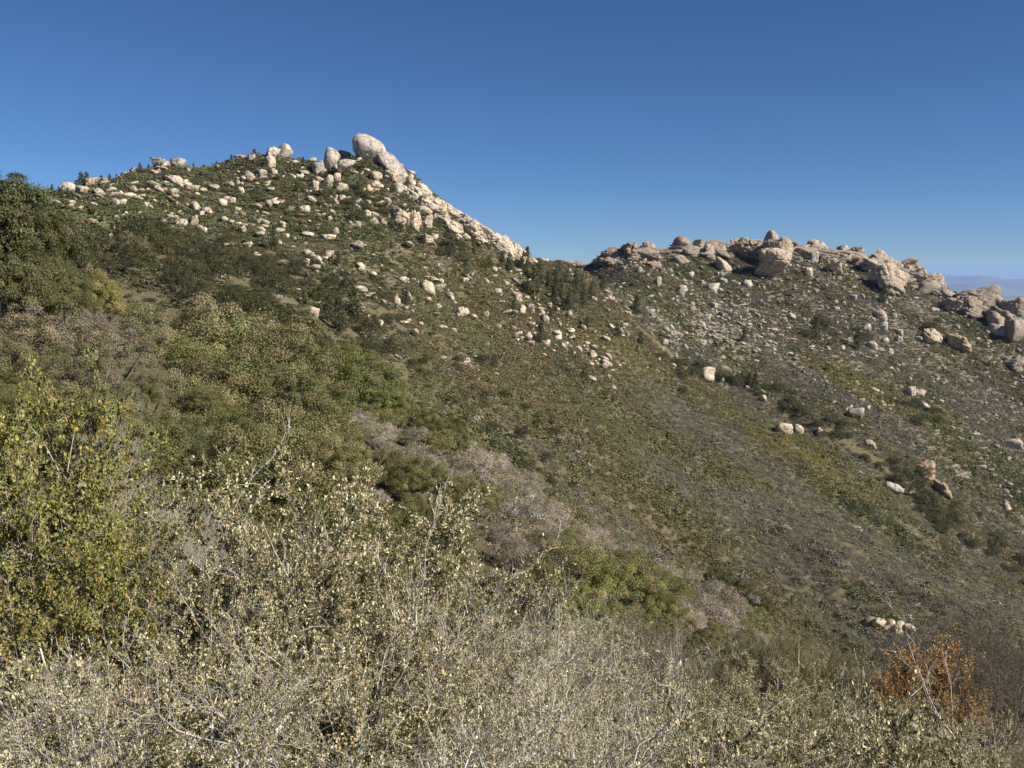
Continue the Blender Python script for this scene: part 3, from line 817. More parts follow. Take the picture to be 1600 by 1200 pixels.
def grow(r, n0, base_r, length, radius, lean, levels, kids, shrink, segs=4, wob=0.18, up=0.10, angle=0.7):
    """branching stems from the ground; returns segments and the outer shoots"""
    t = r.random(n0) * 6.283
    rr = np.sqrt(r.random(n0)) * base_r
    pos = np.stack([rr * np.cos(t), rr * np.sin(t), np.zeros(n0)], 1)
    out = np.stack([np.cos(t), np.sin(t), np.zeros(n0)], 1)
    d = unit(out * (lean * r.uniform(0.2, 1.0, n0))[:, None] + np.array([0, 0, 1.0]) + r.normal(size=(n0, 3)) * 0.12)
    ln = length * r.uniform(0.65, 1.1, n0)
    rad = radius * r.uniform(0.6, 1.2, n0)
    segl, shoots = [], []
    for lev in range(levels):
        nk = segs if lev < 2 else max(2, segs - 1)
        kp, kd, kl, kr = [], [], [], []
        last = lev == levels - 1
        for s in range(nk):
            q = pos + d * (ln / nk)[:, None]
            ra, rb = rad * (1 - 0.75 * s / nk), rad * (1 - 0.75 * (s + 1) / nk)
            segl.append((pos, q, ra, rb, np.full(len(pos), lev)))
            if last or (lev == levels - 2 and s >= 1):
                shoots.append((q, d, np.full(len(q), lev)))
            if not last and (s >= 1 or lev > 0):
                m = kids[lev]
                cnt = r.poisson(m, len(q))
                ii = np.repeat(np.arange(len(q)), cnt)
                if len(ii):
                    a, b = frames(d[ii])
                    th = r.random(len(ii)) * 6.283
                    side = a * np.cos(th)[:, None] + b * np.sin(th)[:, None]
                    nd = unit(d[ii] + side * (angle * r.uniform(0.5, 1.4, len(ii)))[:, None] + np.array([0, 0, up * 2]))
                    kp.append(q[ii]); kd.append(nd)
                    kl.append(ln[ii] * shrink * r.uniform(0.5, 1.15, len(ii)))
                    kr.append(np.maximum(rb[ii] * 0.7, 0.0014))
            pos = q
            d = unit(d + r.normal(size=d.shape) * wob + np.array([0, 0, up]))
        if last or not kp:
            break
        pos, d, ln, rad = np.concatenate(kp), np.concatenate(kd), np.concatenate(kl), np.concatenate(kr)
    S = [np.concatenate([s[k] for s in segl]) for k in range(5)]
    H = [np.concatenate([s[k] for s in shoots]) for k in range(3)]
    return S, H

def pick_color(r, n, palette, weights, vary=0.18):
    P = np.array(palette)
    w = np.array(weights, float)
    c = P[r.choice(len(P), n, p=w / w.sum())]
    return np.clip(c * (1 + vary * r.normal(size=(n, 1))) * (1 + 0.05 * r.normal(size=(n, 3))), 0.004, 0.95)

def stem_mesh(name, S, cols, r, thick_sides=5, cut=0.006):
    p0, p1, ra, rb, lev = S
    big = ra > cut
    V, F, C = [], [], []
    off = 0
    for m, sd in ((big, thick_sides), (~big, 3)):
        if not m.any():
            continue
        v, f = sticks(p0[m], p1[m], ra[m], rb[m], sd)
        c = pick_color(r, m.sum(), cols[0], cols[1], 0.15)
        V.append(v); F.append(f + off); C.append(np.repeat(c, 2 * sd, 0))
        off += len(v)
    return mesh_np(name, np.concatenate(V), F, [M_BARK], color=np.concatenate(C))

def leafy_shrub(name, seed, h, n0, palette, weights, leaf, per, upright=0.8, base_r=0.25, lean=0.75, stems=None, levels=4, kids=(1.2, 1.3, 1.1), broad=0.55, drop=0.0, rad=0.012, wob=0.18, up=0.10, angle=0.7):
    """foreground shrub: stem framework and separate leaf blades"""
    r = np.random.default_rng(seed)
    S, H = grow(r, n0, base_r, h * 0.62, rad, lean, levels, kids, 0.52, wob=wob, up=up, angle=angle)
    stems = stems or ([(0.50, 0.46, 0.41), (0.62, 0.58, 0.52), (0.32, 0.27, 0.22), (0.42, 0.33, 0.26)], (4, 3, 2, 1.5))
    sm = stem_mesh(name + '_stems', S, stems, r)
    q, d, lev = H
    if drop:
        keep = r.random(len(q)) > drop
        q, d = q[keep], d[keep]
    ii = np.repeat(np.arange(len(q)), per)
    a, b = frames(d[ii])
    th = r.random(len(ii)) * 6.283
    side = a * np.cos(th)[:, None] + b * np.sin(th)[:, None]
    ld = unit(d[ii] * upright + side * r.uniform(0.4, 1.1, len(ii))[:, None] + np.array([0, 0, 0.25]))
    ln = unit(side * 0.8 + r.normal(size=(len(ii), 3)) * 0.6)
    l = leaf * r.uniform(0.6, 1.25, len(ii))
    p = q[ii] - d[ii] * (r.random(len(ii)) * 0.06)[:, None] + side * 0.004
    V, F = leaves6(p, ld, ln, l, l * broad * r.uniform(0.8, 1.2, len(ii)))
    C = np.repeat(pick_color(r, len(ii), palette, weights), 6, 0)
    fm = mesh_np(name + '_leaves', V, [F], [M_LEAF], color=C)
    return sm, fm

def crown_cloud(r, n_clump, per, rad, clump, leaf, palette, weights, dome=0.0, holes=0.25, zc=0.0, aspect=0.55, top_light=False):
    """leaf clumps through an uneven crown; returns verts, quads, colours, clump centres"""
    cand = unit(r.normal(size=(n_clump * 4, 3)))
    cand[:, 2] = np.where(cand[:, 2] < dome, np.abs(cand[:, 2]) * 0.6 + dome * 0.5, cand[:, 2])
    cand = unit(cand) * (0.45 + 0.55 * r.random(len(cand)) ** 0.45)[:, None]
    pick, dist = [0], np.full(len(cand), 1e9)                # spread the clumps apart so that gaps stay between them
    for _ in range(n_clump - 1):
        dist = np.minimum(dist, ((cand - cand[pick[-1]]) ** 2).sum(1))
        pick.append(int(np.argmax(dist * r.uniform(0.5, 1.0, len(cand)))))
    c = cand[pick]
    d = unit(c)
    lump = 1 + 0.20 * np.sin(d[:, 0] * 5 + r.random() * 6) * np.sin(d[:, 1] * 4 + r.random() * 6) + 0.10 * r.normal(size=n_clump)
    c = c * lump[:, None] * np.array(rad)
    cs = clump * r.uniform(0.6, 1.35, n_clump)
    cc = pick_color(r, n_clump, palette, weights, 0.09)
    m = r.poisson(per, n_clump)
    ii = np.repeat(np.arange(n_clump), m)
    n = len(ii)
    g = unit(r.normal(size=(n, 3))) * (0.35 + 0.65 * r.random(n) ** 0.6)[:, None]
    g[:, 2] = np.where(g[:, 2] < -0.3, -g[:, 2] * 0.6, g[:, 2]) * 0.9
    p = c[ii] + g * cs[ii][:, None]
    p[:, 2] += zc
    outw = unit(g + 0.35 * d[ii] + r.normal(size=(n, 3)) * 0.35)
    nrm = unit(outw + r.normal(size=(n, 3)) * 0.45)
    a, b = frames(nrm)
    th = r.random(n) * 6.283
    ld = a * np.cos(th)[:, None] + b * np.sin(th)[:, None]
    l = leaf * r.uniform(0.6, 1.4, n)
    V, F = leaves4(p, ld, nrm, l, l * aspect)
    col_ = np.clip(cc[ii] * (1 + 0.09 * r.normal(size=(n, 1))), 0.004, 0.9)
    c2 = c.copy()
    c2[:, 2] += zc
    return V, F, np.repeat(col_, 4, 0), c2

def limbs(r, base, tips, rad, sides=5):
    """trunk and limbs from a base to crown points, bent once"""
    n = len(tips)
    mid = base[None] * 0.45 + tips * 0.55 + r.normal(size=(n, 3)) * 0.12 * np.linalg.norm(tips - base[None], axis=1)[:, None] * np.array([1, 1, 0.4])
    mid[:, 2] -= 0.05 * np.abs(tips[:, 2])
    b0 = np.repeat(base[None], n, 0) + r.normal(size=(n, 3)) * rad * np.array([1, 1, 0])
    v1, f1 = sticks(b0, mid, np.full(n, rad), np.full(n, rad * 0.55), sides)
    v2, f2 = sticks(mid, tips, np.full(n, rad * 0.55), np.full(n, rad * 0.15), sides)
    return np.concatenate([v1, v2]), np.concatenate([f1, f2 + len(v1)])

def woody_plant(name, seed, rad, n_clump, per, clump, leaf, palette, weights, dome=0.0, lift=0.0, trunk=0.1, wood=(0.22, 0.19, 0.16), n_limb=12, aspect=0.55):
    r = np.random.default_rng(seed)
    V, F, C, c = crown_cloud(r, n_clump, per, rad, clump, leaf, palette, weights, dome, zc=lift, aspect=aspect)
    fm = mesh_np(name + '_crown', V, [F], [M_LEAF], color=C)
    tips = c[r.choice(len(c), min(n_limb, len(c)), replace=False)]
    v, f = limbs(r, np.array([0, 0, -0.3]), tips, trunk)
    sm = mesh_np(name + '_trunk', v, [f], [M_BARK], color=np.repeat(np.array([wood]), len(v), 0))
    return sm, fm

def plant(name, meshes, loc, rz, sc, label, cat, group, tint=(1, 1, 1), parts=('trunk', 'crown'), tiltx=0.0, tilty=0.0):
    o = link(name, None, None, loc, (tiltx, tilty, rz), (sc, sc, sc) if np.isscalar(sc) else sc)
    o.empty_display_size = 0.2
    for pn, me in zip(parts, meshes):
        if me is None:
            continue
        c = link(pn, me, o)
        c.color = (*tint, 1)
        if pn in ('crown', 'foliage', 'needles', 'twigs'):
            c['kind'] = 'stuff'
    return tag(o, label, cat, group)

# palettes (base colours)
OAK = [(0.160, 0.150, 0.062), (0.135, 0.130, 0.050), (0.190, 0.176, 0.078), (0.215, 0.195, 0.100)]
PINE = [(0.105, 0.115, 0.052), (0.135, 0.138, 0.060), (0.175, 0.165, 0.080)]
GREYS = [(0.30, 0.26, 0.205), (0.37, 0.33, 0.275), (0.22, 0.19, 0.14), (0.22, 0.205, 0.11)]
PALELEAF = [(0.62, 0.56, 0.34), (0.56, 0.49, 0.25), (0.24, 0.23, 0.095), (0.12, 0.125, 0.045), (0.38, 0.29, 0.17), (0.74, 0.68, 0.46)]
GREENLEAF = [(0.26, 0.27, 0.075), (0.17, 0.20, 0.05), (0.33, 0.30, 0.09), (0.30, 0.17, 0.05), (0.11, 0.13, 0.035)]
ORANGE = [(0.50, 0.275, 0.085), (0.62, 0.39, 0.15), (0.33, 0.17, 0.055), (0.54, 0.42, 0.22), (0.27, 0.22, 0.10)]

# ------------------------------------------------------------------ conifers
def pine_meshes(seed, h=8.0, bare=0.2, thin=1.0, layers=17):
    r = np.random.default_rng(seed)
    zs = np.linspace(bare, 0.97, layers) + r.normal(size=layers) * 0.012
    P, D, NN, L = [], [], [], []
    b0, b1, br = [], [], []
    for z in zs:
        reach = h * 0.27 * (1 - (z - bare) / (1.02 - bare)) ** 0.75 * r.uniform(0.75, 1.15) + h * 0.02
        nb = r.integers(4, 7)
        for k in range(nb):
            if r.random() > thin:
                continue
            t = r.random() * 6.283
            rl = reach * r.uniform(0.55, 1.15)
            d = np.array([math.cos(t), math.sin(t), r.uniform(-0.15, 0.35)])
            o = np.array([0, 0, z * h])
            b0.append(o); b1.append(o + d * rl); br.append(0.012 * h * (1.1 - z) * 0.6)
            m = int(16 + 14 * rl)
            s = r.random(m) ** 0.6
            p = o + d * rl * s[:, None] + r.normal(size=(m, 3)) * 0.055 * h * (0.35 + 0.65 * (1 - z)) * np.array([1, 1, 0.6])
            P.append(p)
            dd = unit(d[None] + r.normal(size=(m, 3)) * 0.7 + np.array([0, 0, 0.3]))
            D.append(dd); NN.append(unit(r.normal(size=(m, 3)) + np.array([0, 0, 0.7])))
    P, D, NN = np.concatenate(P), np.concatenate(D), np.concatenate(NN)
    l = h * 0.045 * r.uniform(0.7, 1.4, len(P))
    V, F = leaves4(P, D, NN, l, l * 0.5)
    C = np.repeat(pick_color(r, len(P), PINE, (3, 3, 2), 0.22), 4, 0)
    fm = mesh_np('pine_needles', V, [F], [M_LEAF], color=C)
    v1, f1 = sticks(np.array([[0, 0, -0.4]]), np.array([[r.normal() * 0.1, r.normal() * 0.1, h * 0.99]]), np.array([h * 0.022]), np.array([h * 0.003]), 7)
    v2, f2 = sticks(np.array(b0), np.array(b1), np.array(br), np.array(br) * 0.3, 3)
    v = np.concatenate([v1, v2])
    sm = mesh_np('pine_trunk', v, [f1, f2 + len(v1)], [M_BARK], color=np.repeat(np.array([[0.20, 0.165, 0.13]]), len(v), 0))
    return sm, fm
PINES = [pine_meshes(700 + i, 8.0, 0.08 + 0.05 * i, 1.0) for i in range(4)]
THIN_PINES = [pine_meshes(720 + i, 8.0, 0.30, 0.55, 13) for i in range(2)]
SNAG = [pine_meshes(740, 8.0, 0.2, 0.22, 12)]

def put_tree(u, v, hpx, label, group=None, pool=None, name='pine_tree', cat='pine tree', wide=1.0, tint=(1, 1, 1)):
    x, y, z, met = (q[0] for q in cast(u, v, 60))
    h = hpx * math.hypot(1, x / y) * y / FPX
    pool = pool or PINES
    s = h / 8.0
    return plant(name, pool[RNG.integers(len(pool))], (x, y, ground(x, y)), RNG.uniform(0, 6.28), (s * wide, s * wide, s), label, cat, group, tint, ('trunk', 'needles'))

for u, v, h, lb in [
    (81, 292, 14, 'small pine on the skyline just right of the big oak'), (127, 289, 24, 'bushy pine on the left skyline beside the pale ledge'), (136, 289, 22, 'second bushy pine touching the one by the pale ledge'),
    (119, 290, 16, 'short pine left of the bushy pair on the left skyline'), (171, 270, 13, 'tiny lone pine on the left skyline'), (190, 268, 10, 'stub of a pine near the tan skyline boulder'), (219, 264, 16, 'round topped pine right of the tan skyline boulder'),
    (302, 245, 9, 'tiny pine on the skyline above the largest shoulder boulder'), (242, 294, 18, 'thin pine on the left shoulder'), (256, 285, 16, 'thin pine right of another on the left shoulder'), (106, 312, 17, 'thin pine on the slope below the far left skyline'),
    (306, 420, 33, 'dark conical tree above the oak brush on the left'), (397, 426, 28, 'dark tree at the bare patch'), (428, 392, 38, 'dark pine standing over the bare patch'), (529, 417, 26, 'dark pine right of the white boulder by the bare patch'),
    (475, 478, 24, 'dark pine in the oak brush left of the lone white boulder'), (552, 516, 66, 'tallest dark pine at the foot of the green slope'), (531, 522, 58, 'dark pine left of the tallest one at the foot of the slope'), (515, 500, 40, 'short dark pine behind the two tall ones'),
    (635, 475, 26, 'bushy pine beside the white tilted boulder'), (640, 442, 20, 'round pine above the big white boulder'), (772, 580, 28, 'lone bushy pine low on the brown slope'), (913, 604, 32, 'lone bushy pine in the middle of the brown slope'),
    (845, 541, 38, 'dark bushy pine among white boulders on the middle slope'), (802, 500, 32, 'dark pine left of the white pointed boulder'), (964, 529, 24, 'pine on the slope above the gully'), (1001, 540, 22, 'pine right of another above the gully'), (995, 556, 16, 'small pine below the pair above the gully'),
    (995, 491, 30, 'spreading pine with a shadow near the saddle'), (1163, 537, 26, 'lone dark tree casting a shadow on the right hill'), (1180, 614, 30, 'dark pine among the gully shrubs'), (1171, 606, 24, 'dark pine left of another among the gully shrubs'), (918, 512, 18, 'small pine right of the boulder string'),
    (560, 305, 22, 'thin pine under the summit boulder'), (860, 505, 22, 'small dark pine touching the pale boulder on the middle slope'), (1060, 585, 18, 'dark tree left of the large white boulder'), (1382, 475, 30, 'dark tree below the big pale slab'), (1275, 528, 34, 'dark tree in the thicket on the right hill'), (1340, 548, 30, 'dark tree by the flat topped boulder')]:
    put_tree(u, v, h, lb, 'pines on the hillsides')
for j, (u, v, h) in enumerate([(98, 290, 12), (110, 288, 14), (147, 284, 12), (158, 277, 14), (182, 270, 10), (207, 266, 12), (232, 256, 11), (246, 252, 13), (318, 248, 9), (338, 249, 10), (362, 250, 12), (380, 249, 9), (398, 250, 16), (474, 258, 12)]):
    put_tree(u, v, h, 'tiny pine poking over the left skyline' if u < 300 else 'tiny pine on the skyline between the shoulder and the summit', 'tiny skyline pines, left' if u < 300 else 'tiny skyline pines, centre', wide=1.1)
r_ = np.random.default_rng(5)
for k in range(26):
    t = r_.random()
    u = 700 + 240 * t + r_.normal() * 12
    v = 395 + 70 * t + r_.uniform(-14, 34)
    put_tree(u, v, r_.uniform(16, 38), 'pine in the dark belt running down to the saddle', 'pines of the belt', wide=r_.uniform(0.7, 1.0))
for k, (u, v, h) in enumerate([(700, 435, 34), (835, 470, 55), (898, 480, 36), (910, 458, 28), (929, 472, 18), (730, 436, 32), (885, 452, 30)]):
    put_tree(u, v, h, ['bare trunked pine left in the pine belt', 'tallest bare trunked pine in the belt', 'bare trunked pine near the saddle', 'thin pine at the top of the saddle', 'bare pole of a pine right of the saddle', 'bare trunked pine beside the leftmost one', 'thin grey pine in the belt above the saddle'][k], 'bare trunked pines', THIN_PINES if k % 2 else SNAG + THIN_PINES)
# ------------------------------------------------------------------ oaks and shrubs of the near slope
OAKS = [woody_plant('oak', 800 + i, (1, 1, 0.85), 105, 640, 0.168, 0.0225, OAK, (3, 2.2, 3, 2), dome=-0.1, lift=0.78, trunk=0.04, aspect=0.75) for i in range(3)]
def edge_oak():
    r = np.random.default_rng(871)
    V, F, C, c = crown_cloud(r, 120, 420, (1, 1, 1), 0.23, 0.035, OAK, (3, 3, 2, 1), dome=-0.4, zc=1.0, aspect=0.75)
    for q in (V, c):                                        # tapers towards the top
        q[:, :2] *= (1.25 - 0.55 * np.clip(q[:, 2:3] / 2, 0, 1))
        q[:, 2] = np.where(q[:, 2] > 1.7, 1.7 + (q[:, 2] - 1.7) * 0.35, q[:, 2])
    v, f = limbs(r, np.array([0, 0, -0.3]), c[r.choice(len(c), 14, replace=False)], 0.05)
    return mesh_np('edge_oak_trunk', v, [f], [M_BARK], color=np.repeat(np.array([[0.2, 0.17, 0.14]]), len(v), 0)), mesh_np('edge_oak_crown', V, [F], [M_LEAF], color=C)
eo = edge_oak()
p_top, p_foot = at(2, 262, 44), at(2, 505, 44)
plant('oak_tree', eo, tuple(p_foot), 0.6, (3.1, 3.1, (p_top[2] - p_foot[2]) / 1.9), 'big dense dark oak cut by the left edge, rising above the skyline', 'oak tree', 'scrub oaks of the near slope', (0.56, 0.61, 0.52))
FUZZ = []
for i in range(3):
    rr = np.random.default_rng(830 + i)
    V, F, C, c = crown_cloud(rr, 130, 150, (1, 1, 0.8), 0.19, 0.085, GREYS, (3, 3, 2, 3), dome=0.0, zc=0.7, aspect=0.13)
    v, f = limbs(rr, np.array([0, 0, -0.3]), c[:40], 0.022)
    FUZZ.append((mesh_np('fuzz_trunk', v, [f], [M_BARK], color=np.repeat(np.array([[0.42, 0.38, 0.34]]), len(v), 0)), mesh_np('fuzz_twigs', V, [F], [M_LEAF], color=C)))
BUSH = [woody_plant('bush', 850 + i, (1, 1, 0.8), 40, 150, 0.26, 0.066, OAK, (3, 2, 3, 2), dome=0.0, lift=0.6, trunk=0.04, n_limb=8) for i in range(4)]

def put_bush(u, vtop, wpx, Y, label, group, pool, name, cat, tint=(1, 1, 1), parts=('trunk', 'crown'), flat=None):
    x = slopes(u, 600)[0] * Y
    g = float(ground(x, Y))
    top = at(u, vtop, Y)[2]
    k = math.hypot(1, x / Y) * Y / FPX
    sx = wpx * k / 2
    sz = max((top - g) / 1.6, 1.0 * sx)
    g = top - 1.6 * sz
    return plant(name, pool[RNG.integers(len(pool))], (x, Y, g), RNG.uniform(0, 6.28), (sx, sx * RNG.uniform(0.85, 1.1), sz), label, cat, group, tint, parts)

for u, vt, w, Y, lb, t in [
(70, 345, 120, 43, 'oak crown stepping down right of the big left edge oak', (0.62, 0.66, 0.58)), (98, 410, 90, 42, 'lowest right crown of the left edge oak clump', (0.7, 0.73, 0.64)), (30, 400, 150, 39, 'front crown of the left edge oak clump', (0.66, 0.69, 0.6)),
    (155, 430, 70, 60, 'yellowish oak just right of the left edge oak clump', (1.15, 1.1, 0.8)),
    (335, 490, 230, 64, 'highest crown of the large scrub oak mass', (1.2, 1.15, 1.1)), (255, 535, 150, 52, 'pale olive oak at the upper left of the oak mass', (1.15, 1.12, 1.05)), (430, 525, 180, 58, 'olive oak at the upper right of the oak mass', (1.1, 1.08, 1.0)),
    (370, 565, 230, 48, 'broad oak in the middle of the oak mass', (1.05, 1.05, 0.95)), (280, 600, 170, 43, 'oak in the left middle of the oak mass', (1.0, 1.0, 0.9)), (470, 600, 150, 46, 'oak in the right middle of the oak mass', (1.0, 1.0, 0.9)),
    (430, 650, 220, 38, 'oak low in the middle of the oak mass', (1.0, 1.0, 0.92)), (500, 690, 150, 36, 'lowest right oak behind the pale shrub tops', (1.05, 1.02, 0.95)), (350, 660, 160, 35, 'oak right of the dark round one', (0.95, 0.97, 0.85)),
    (258, 655, 140, 29, 'dark round oak at the lower left of the mass', (0.8, 0.86, 0.72)), (300, 700, 120, 27, 'dark small oak in front of the dark round one', (0.78, 0.84, 0.7)),
    (545, 560, 150, 66, 'bright green oak right of the oak mass', (0.95, 1.08, 0.75)), (590, 605, 110, 64, 'last green oak at the right end of the mass', (0.95, 1.05, 0.75)), (500, 545, 110, 72, 'green oak behind the right shoulder of the mass', (0.95, 1.05, 0.8))]:
    put_bush(u, vt - 4, w * 1.08, Y, lb, 'scrub oaks of the near slope', OAKS, 'oak_tree', 'oak tree', tuple(np.array(t) * RNG.uniform(0.9, 1.25)))
for u, vt, w, Y, lb, t in [
    (50, 495, 170, 33, 'grey olive shrub under the left edge oaks', (1.25, 1.15, 1.5)), (150, 505, 140, 37, 'grey dry shrub left of the oak mass', (1.35, 1.22, 1.7)), (215, 490, 120, 62, 'pale grey shrub above the left of the oak mass', (1.4, 1.35, 1.6)),
    (110, 560, 130, 28, 'dark grey shrub above the grass patch', (0.95, 0.9, 1.15)), (175, 600, 90, 29, 'grey shrub beside the dark round oak', (1.2, 1.12, 1.5)), (0, 535, 130, 30, 'grey shrub at the left edge', (1.15, 1.08, 1.3)), (205, 553, 100, 46, 'grey shrub tucked against the left of the oak mass', (1.2, 1.12, 1.4)), (212, 585, 90, 38, 'olive grey shrub just above the dark round oak', (1.05, 1.02, 1.1)), (165, 640, 80, 27, 'grey olive shrub left of the dark round oak', (1.15, 1.08, 1.3))]:
    put_bush(u, vt, w, Y, lb, 'grey olive shrubs of the near slope', OAKS, 'grey_shrub', 'shrub', t)
for u, vt, w, Y, lb, t in [
    (645, 695, 110, 50, 'pale grey leafless shrub right of the oak mass', (1.25, 1.2, 1.2)), (745, 708, 100, 52, 'palest grey twiggy shrub on the near spur crest', (1.35, 1.3, 1.3)), (800, 750, 90, 50, 'grey twiggy shrub right of the palest one', (1.2, 1.12, 1.12)), (835, 785, 110, 47, 'purplish grey shrub on the spur crest', (1.1, 1.0, 1.02)), (880, 812, 100, 45, 'brownish grey shrub farther down the spur crest', (1.1, 0.98, 0.94)),
    (820, 830, 120, 38, 'broad silvery shrub on the near spur', (1.3, 1.25, 1.15)), (700, 735, 70, 45, 'small grey shrub before the palest one', (1.1, 1.05, 1.0)), (560, 640, 60, 58, 'grey shrub in front of the last green oak', (1.1, 1.08, 1.05))]:
    put_bush(u, vt, w, Y, lb, 'grey twiggy shrubs of the near slope', FUZZ, 'twiggy_shrub', 'shrub', t, ('trunk', 'twigs'))
for u, vt, w, Y, lb, t in [
    (565, 735, 45, 42, 'small yellow green shrub behind the pale shrub tops', (2.2, 2.2, 1.6)), (715, 750, 90, 36, 'olive shrub on the near spur below the palest grey one', (1.1, 1.1, 0.9)), (600, 705, 80, 46, 'dark olive shrub right of the oak mass', (0.9, 0.9, 0.75)),
    (905, 862, 170, 31, 'broad green shrub on the near spur', (1.25, 1.3, 1.0)), (985, 885, 150, 32, 'green shrub right of the broad one', (1.1, 1.15, 0.8)), (845, 870, 90, 29, 'olive shrub left of the broad green one', (1.05, 1.05, 0.75)), (1030, 925, 110, 31, 'green shrub at the right end of the near thicket', (1.1, 1.1, 0.8)), (940, 925, 150, 25, 'pale green shrub in front of the broad green one', (1.4, 1.45, 1.1)), (880, 920, 90, 24, 'bright green small shrub above the pale shrubs', (1.2, 1.35, 0.9)),
    (1125, 893, 60, 62, 'dark hedge like shrub on the spur crest, left part', (0.62, 0.68, 0.55)), (1155, 908, 70, 60, 'dark hedge like shrub on the spur crest, middle part', (0.62, 0.68, 0.55)), (1190, 928, 60, 58, 'dark hedge like shrub on the spur crest, right part', (0.65, 0.7, 0.55)), (780, 800, 60, 44, 'dark olive shrub on the spur', (0.9, 0.9, 0.7)), (660, 640, 80, 66, 'olive shrub on the crest right of the oaks', (0.95, 0.98, 0.75)), (700, 668, 70, 64, 'dark olive shrub on the spur crest', (0.85, 0.88, 0.7)), (1130, 985, 90, 30, 'olive shrub behind the white dead branch', (1.1, 1.1, 0.85)), (1170, 1000, 80, 28, 'green shrub right of the white dead branch', (1.1, 1.15, 0.85))]:
    put_bush(u, vt, w, Y, lb, 'leafy shrubs of the near slope', OAKS, 'leafy_shrub', 'shrub', t)

# fill of the near spur: shrubs that nothing sets apart
r_ = np.random.default_rng(77)
k = 0
while k < 190:
    Y = r_.uniform(14, 88)
    x = r_.uniform(-0.52, 0.40) * Y
    z = float(ground(x, Y))
    u, v = pixel_of(x, Y, z)
    if not (-60 < u < 1450) or not in_view(np.array([x]), np.array([Y]), np.array([z]), 1.5)[0]:
        continue
    grey = r_.random() < (0.55 if u > 560 else 0.35)
    if u > 1180 or (grey and Y < 34) or (u > 780 and Y < 34) or (u < 620 and Y > 26 and r_.random() < 0.6):
        continue
    w = r_.uniform(1.2, 3.0)
    hgt = w * r_.uniform(0.5, 0.75)
    k += 1
    t = np.array([1.15, 1.1, 1.08] if grey else [1.05, 1.05, 0.85]) * r_.uniform(0.8, 1.2)
    plant('twiggy_shrub' if grey else 'leafy_shrub', (FUZZ if grey else (BUSH if Y > 45 else OAKS))[r_.integers(3)], (x, Y, z), r_.uniform(0, 6.28), (w / 2, w / 2, hgt / 1.5),
          ('low grey twiggy bush ' if grey else 'low olive bush ') + ['between the scrub oaks of the left slope', 'on the near spur behind the pale thicket', 'on the lower right end of the near spur'][int(np.digitize(u, [560, 900]))], 'shrub', ('low grey bushes, ' if grey else 'low olive bushes, ') + ['oak slope', 'spur', 'spur end'][int(np.digitize(u, [560, 900]))], tuple(t), ('trunk', 'twigs' if grey else 'crown'))

# dark rounded brush of the middle slope, the largest 300 as individuals
r_ = np.random.default_rng(78)
n = 0
xs = r_.uniform(-0.6, 0.6, 40000)
Ys = 80 + 200 * r_.random(40000)
zs_ = ground(xs * Ys, Ys)
us, vs = pixel_of(xs * Ys, Ys, zs_)
inside = (us > -20) & (us < 900) & (vs > 380) & (vs < 790) & (vs > 380 + 0.55 * np.clip(us - 520, 0, None)) & (vs < 660 + 0.35 * np.clip(us - 560, -400, 400))
keep = np.where(inside)[0]
keep = keep[in_view(xs[keep] * Ys[keep], Ys[keep], zs_[keep], 2.0)]
taken = np.zeros((0, 3))
for i in keep:
    if n >= 190:
        break
    x, Y, z, u, v = xs[i] * Ys[i], Ys[i], zs_[i], us[i], vs[i]
    dark = u < 640 and v < 600
    w = r_.uniform(3.0, 6.8) if dark else r_.uniform(1.8, 4.0)
    if len(taken) and (np.hypot(taken[:, 0] - x, taken[:, 1] - Y) < 0.47 * (taken[:, 2] + w)).any():
        continue
    taken = np.vstack([taken, [x, Y, w]])
    hgt = w * r_.uniform(0.55, 0.8)
    t = np.array([0.40, 0.43, 0.38] if r_.random() < 0.8 else [0.58, 0.58, 0.50]) * r_.uniform(0.85, 1.15)
    if r_.random() < 0.08:
        t = np.array([0.95, 0.9, 1.0])
    if dark:
        q = int(np.digitize(u, [250, 340, 430, 540]))
        lb = ['dark rounded brush right behind the left edge oak clump', 'dark rounded brush above the left of the scrub oak mass', 'dark rounded brush straight above the top of the scrub oak mass', 'dark rounded brush around the lone white boulder', 'dark rounded brush right of the tall dark pines'][q]
        gr = 'dark brush of the middle slope, part ' + 'ABCDE'[q]
    else:
        q = int(np.digitize(u, [640, 740]))
        lb = ['olive rounded brush beside the green oaks at the foot of the main slope', 'olive rounded brush above the palest grey shrub of the spur', 'olive rounded brush at the slope foot beyond the spur crest'][q]
        gr = 'olive brush at the slope foot, part ' + 'ABC'[q]
    plant('round_shrub', BUSH[r_.integers(4)], (x, Y, z), r_.uniform(0, 6.28), (w / 2, w / 2, hgt / 1.4), lb, 'shrub', gr, tuple(t))
    n += 1

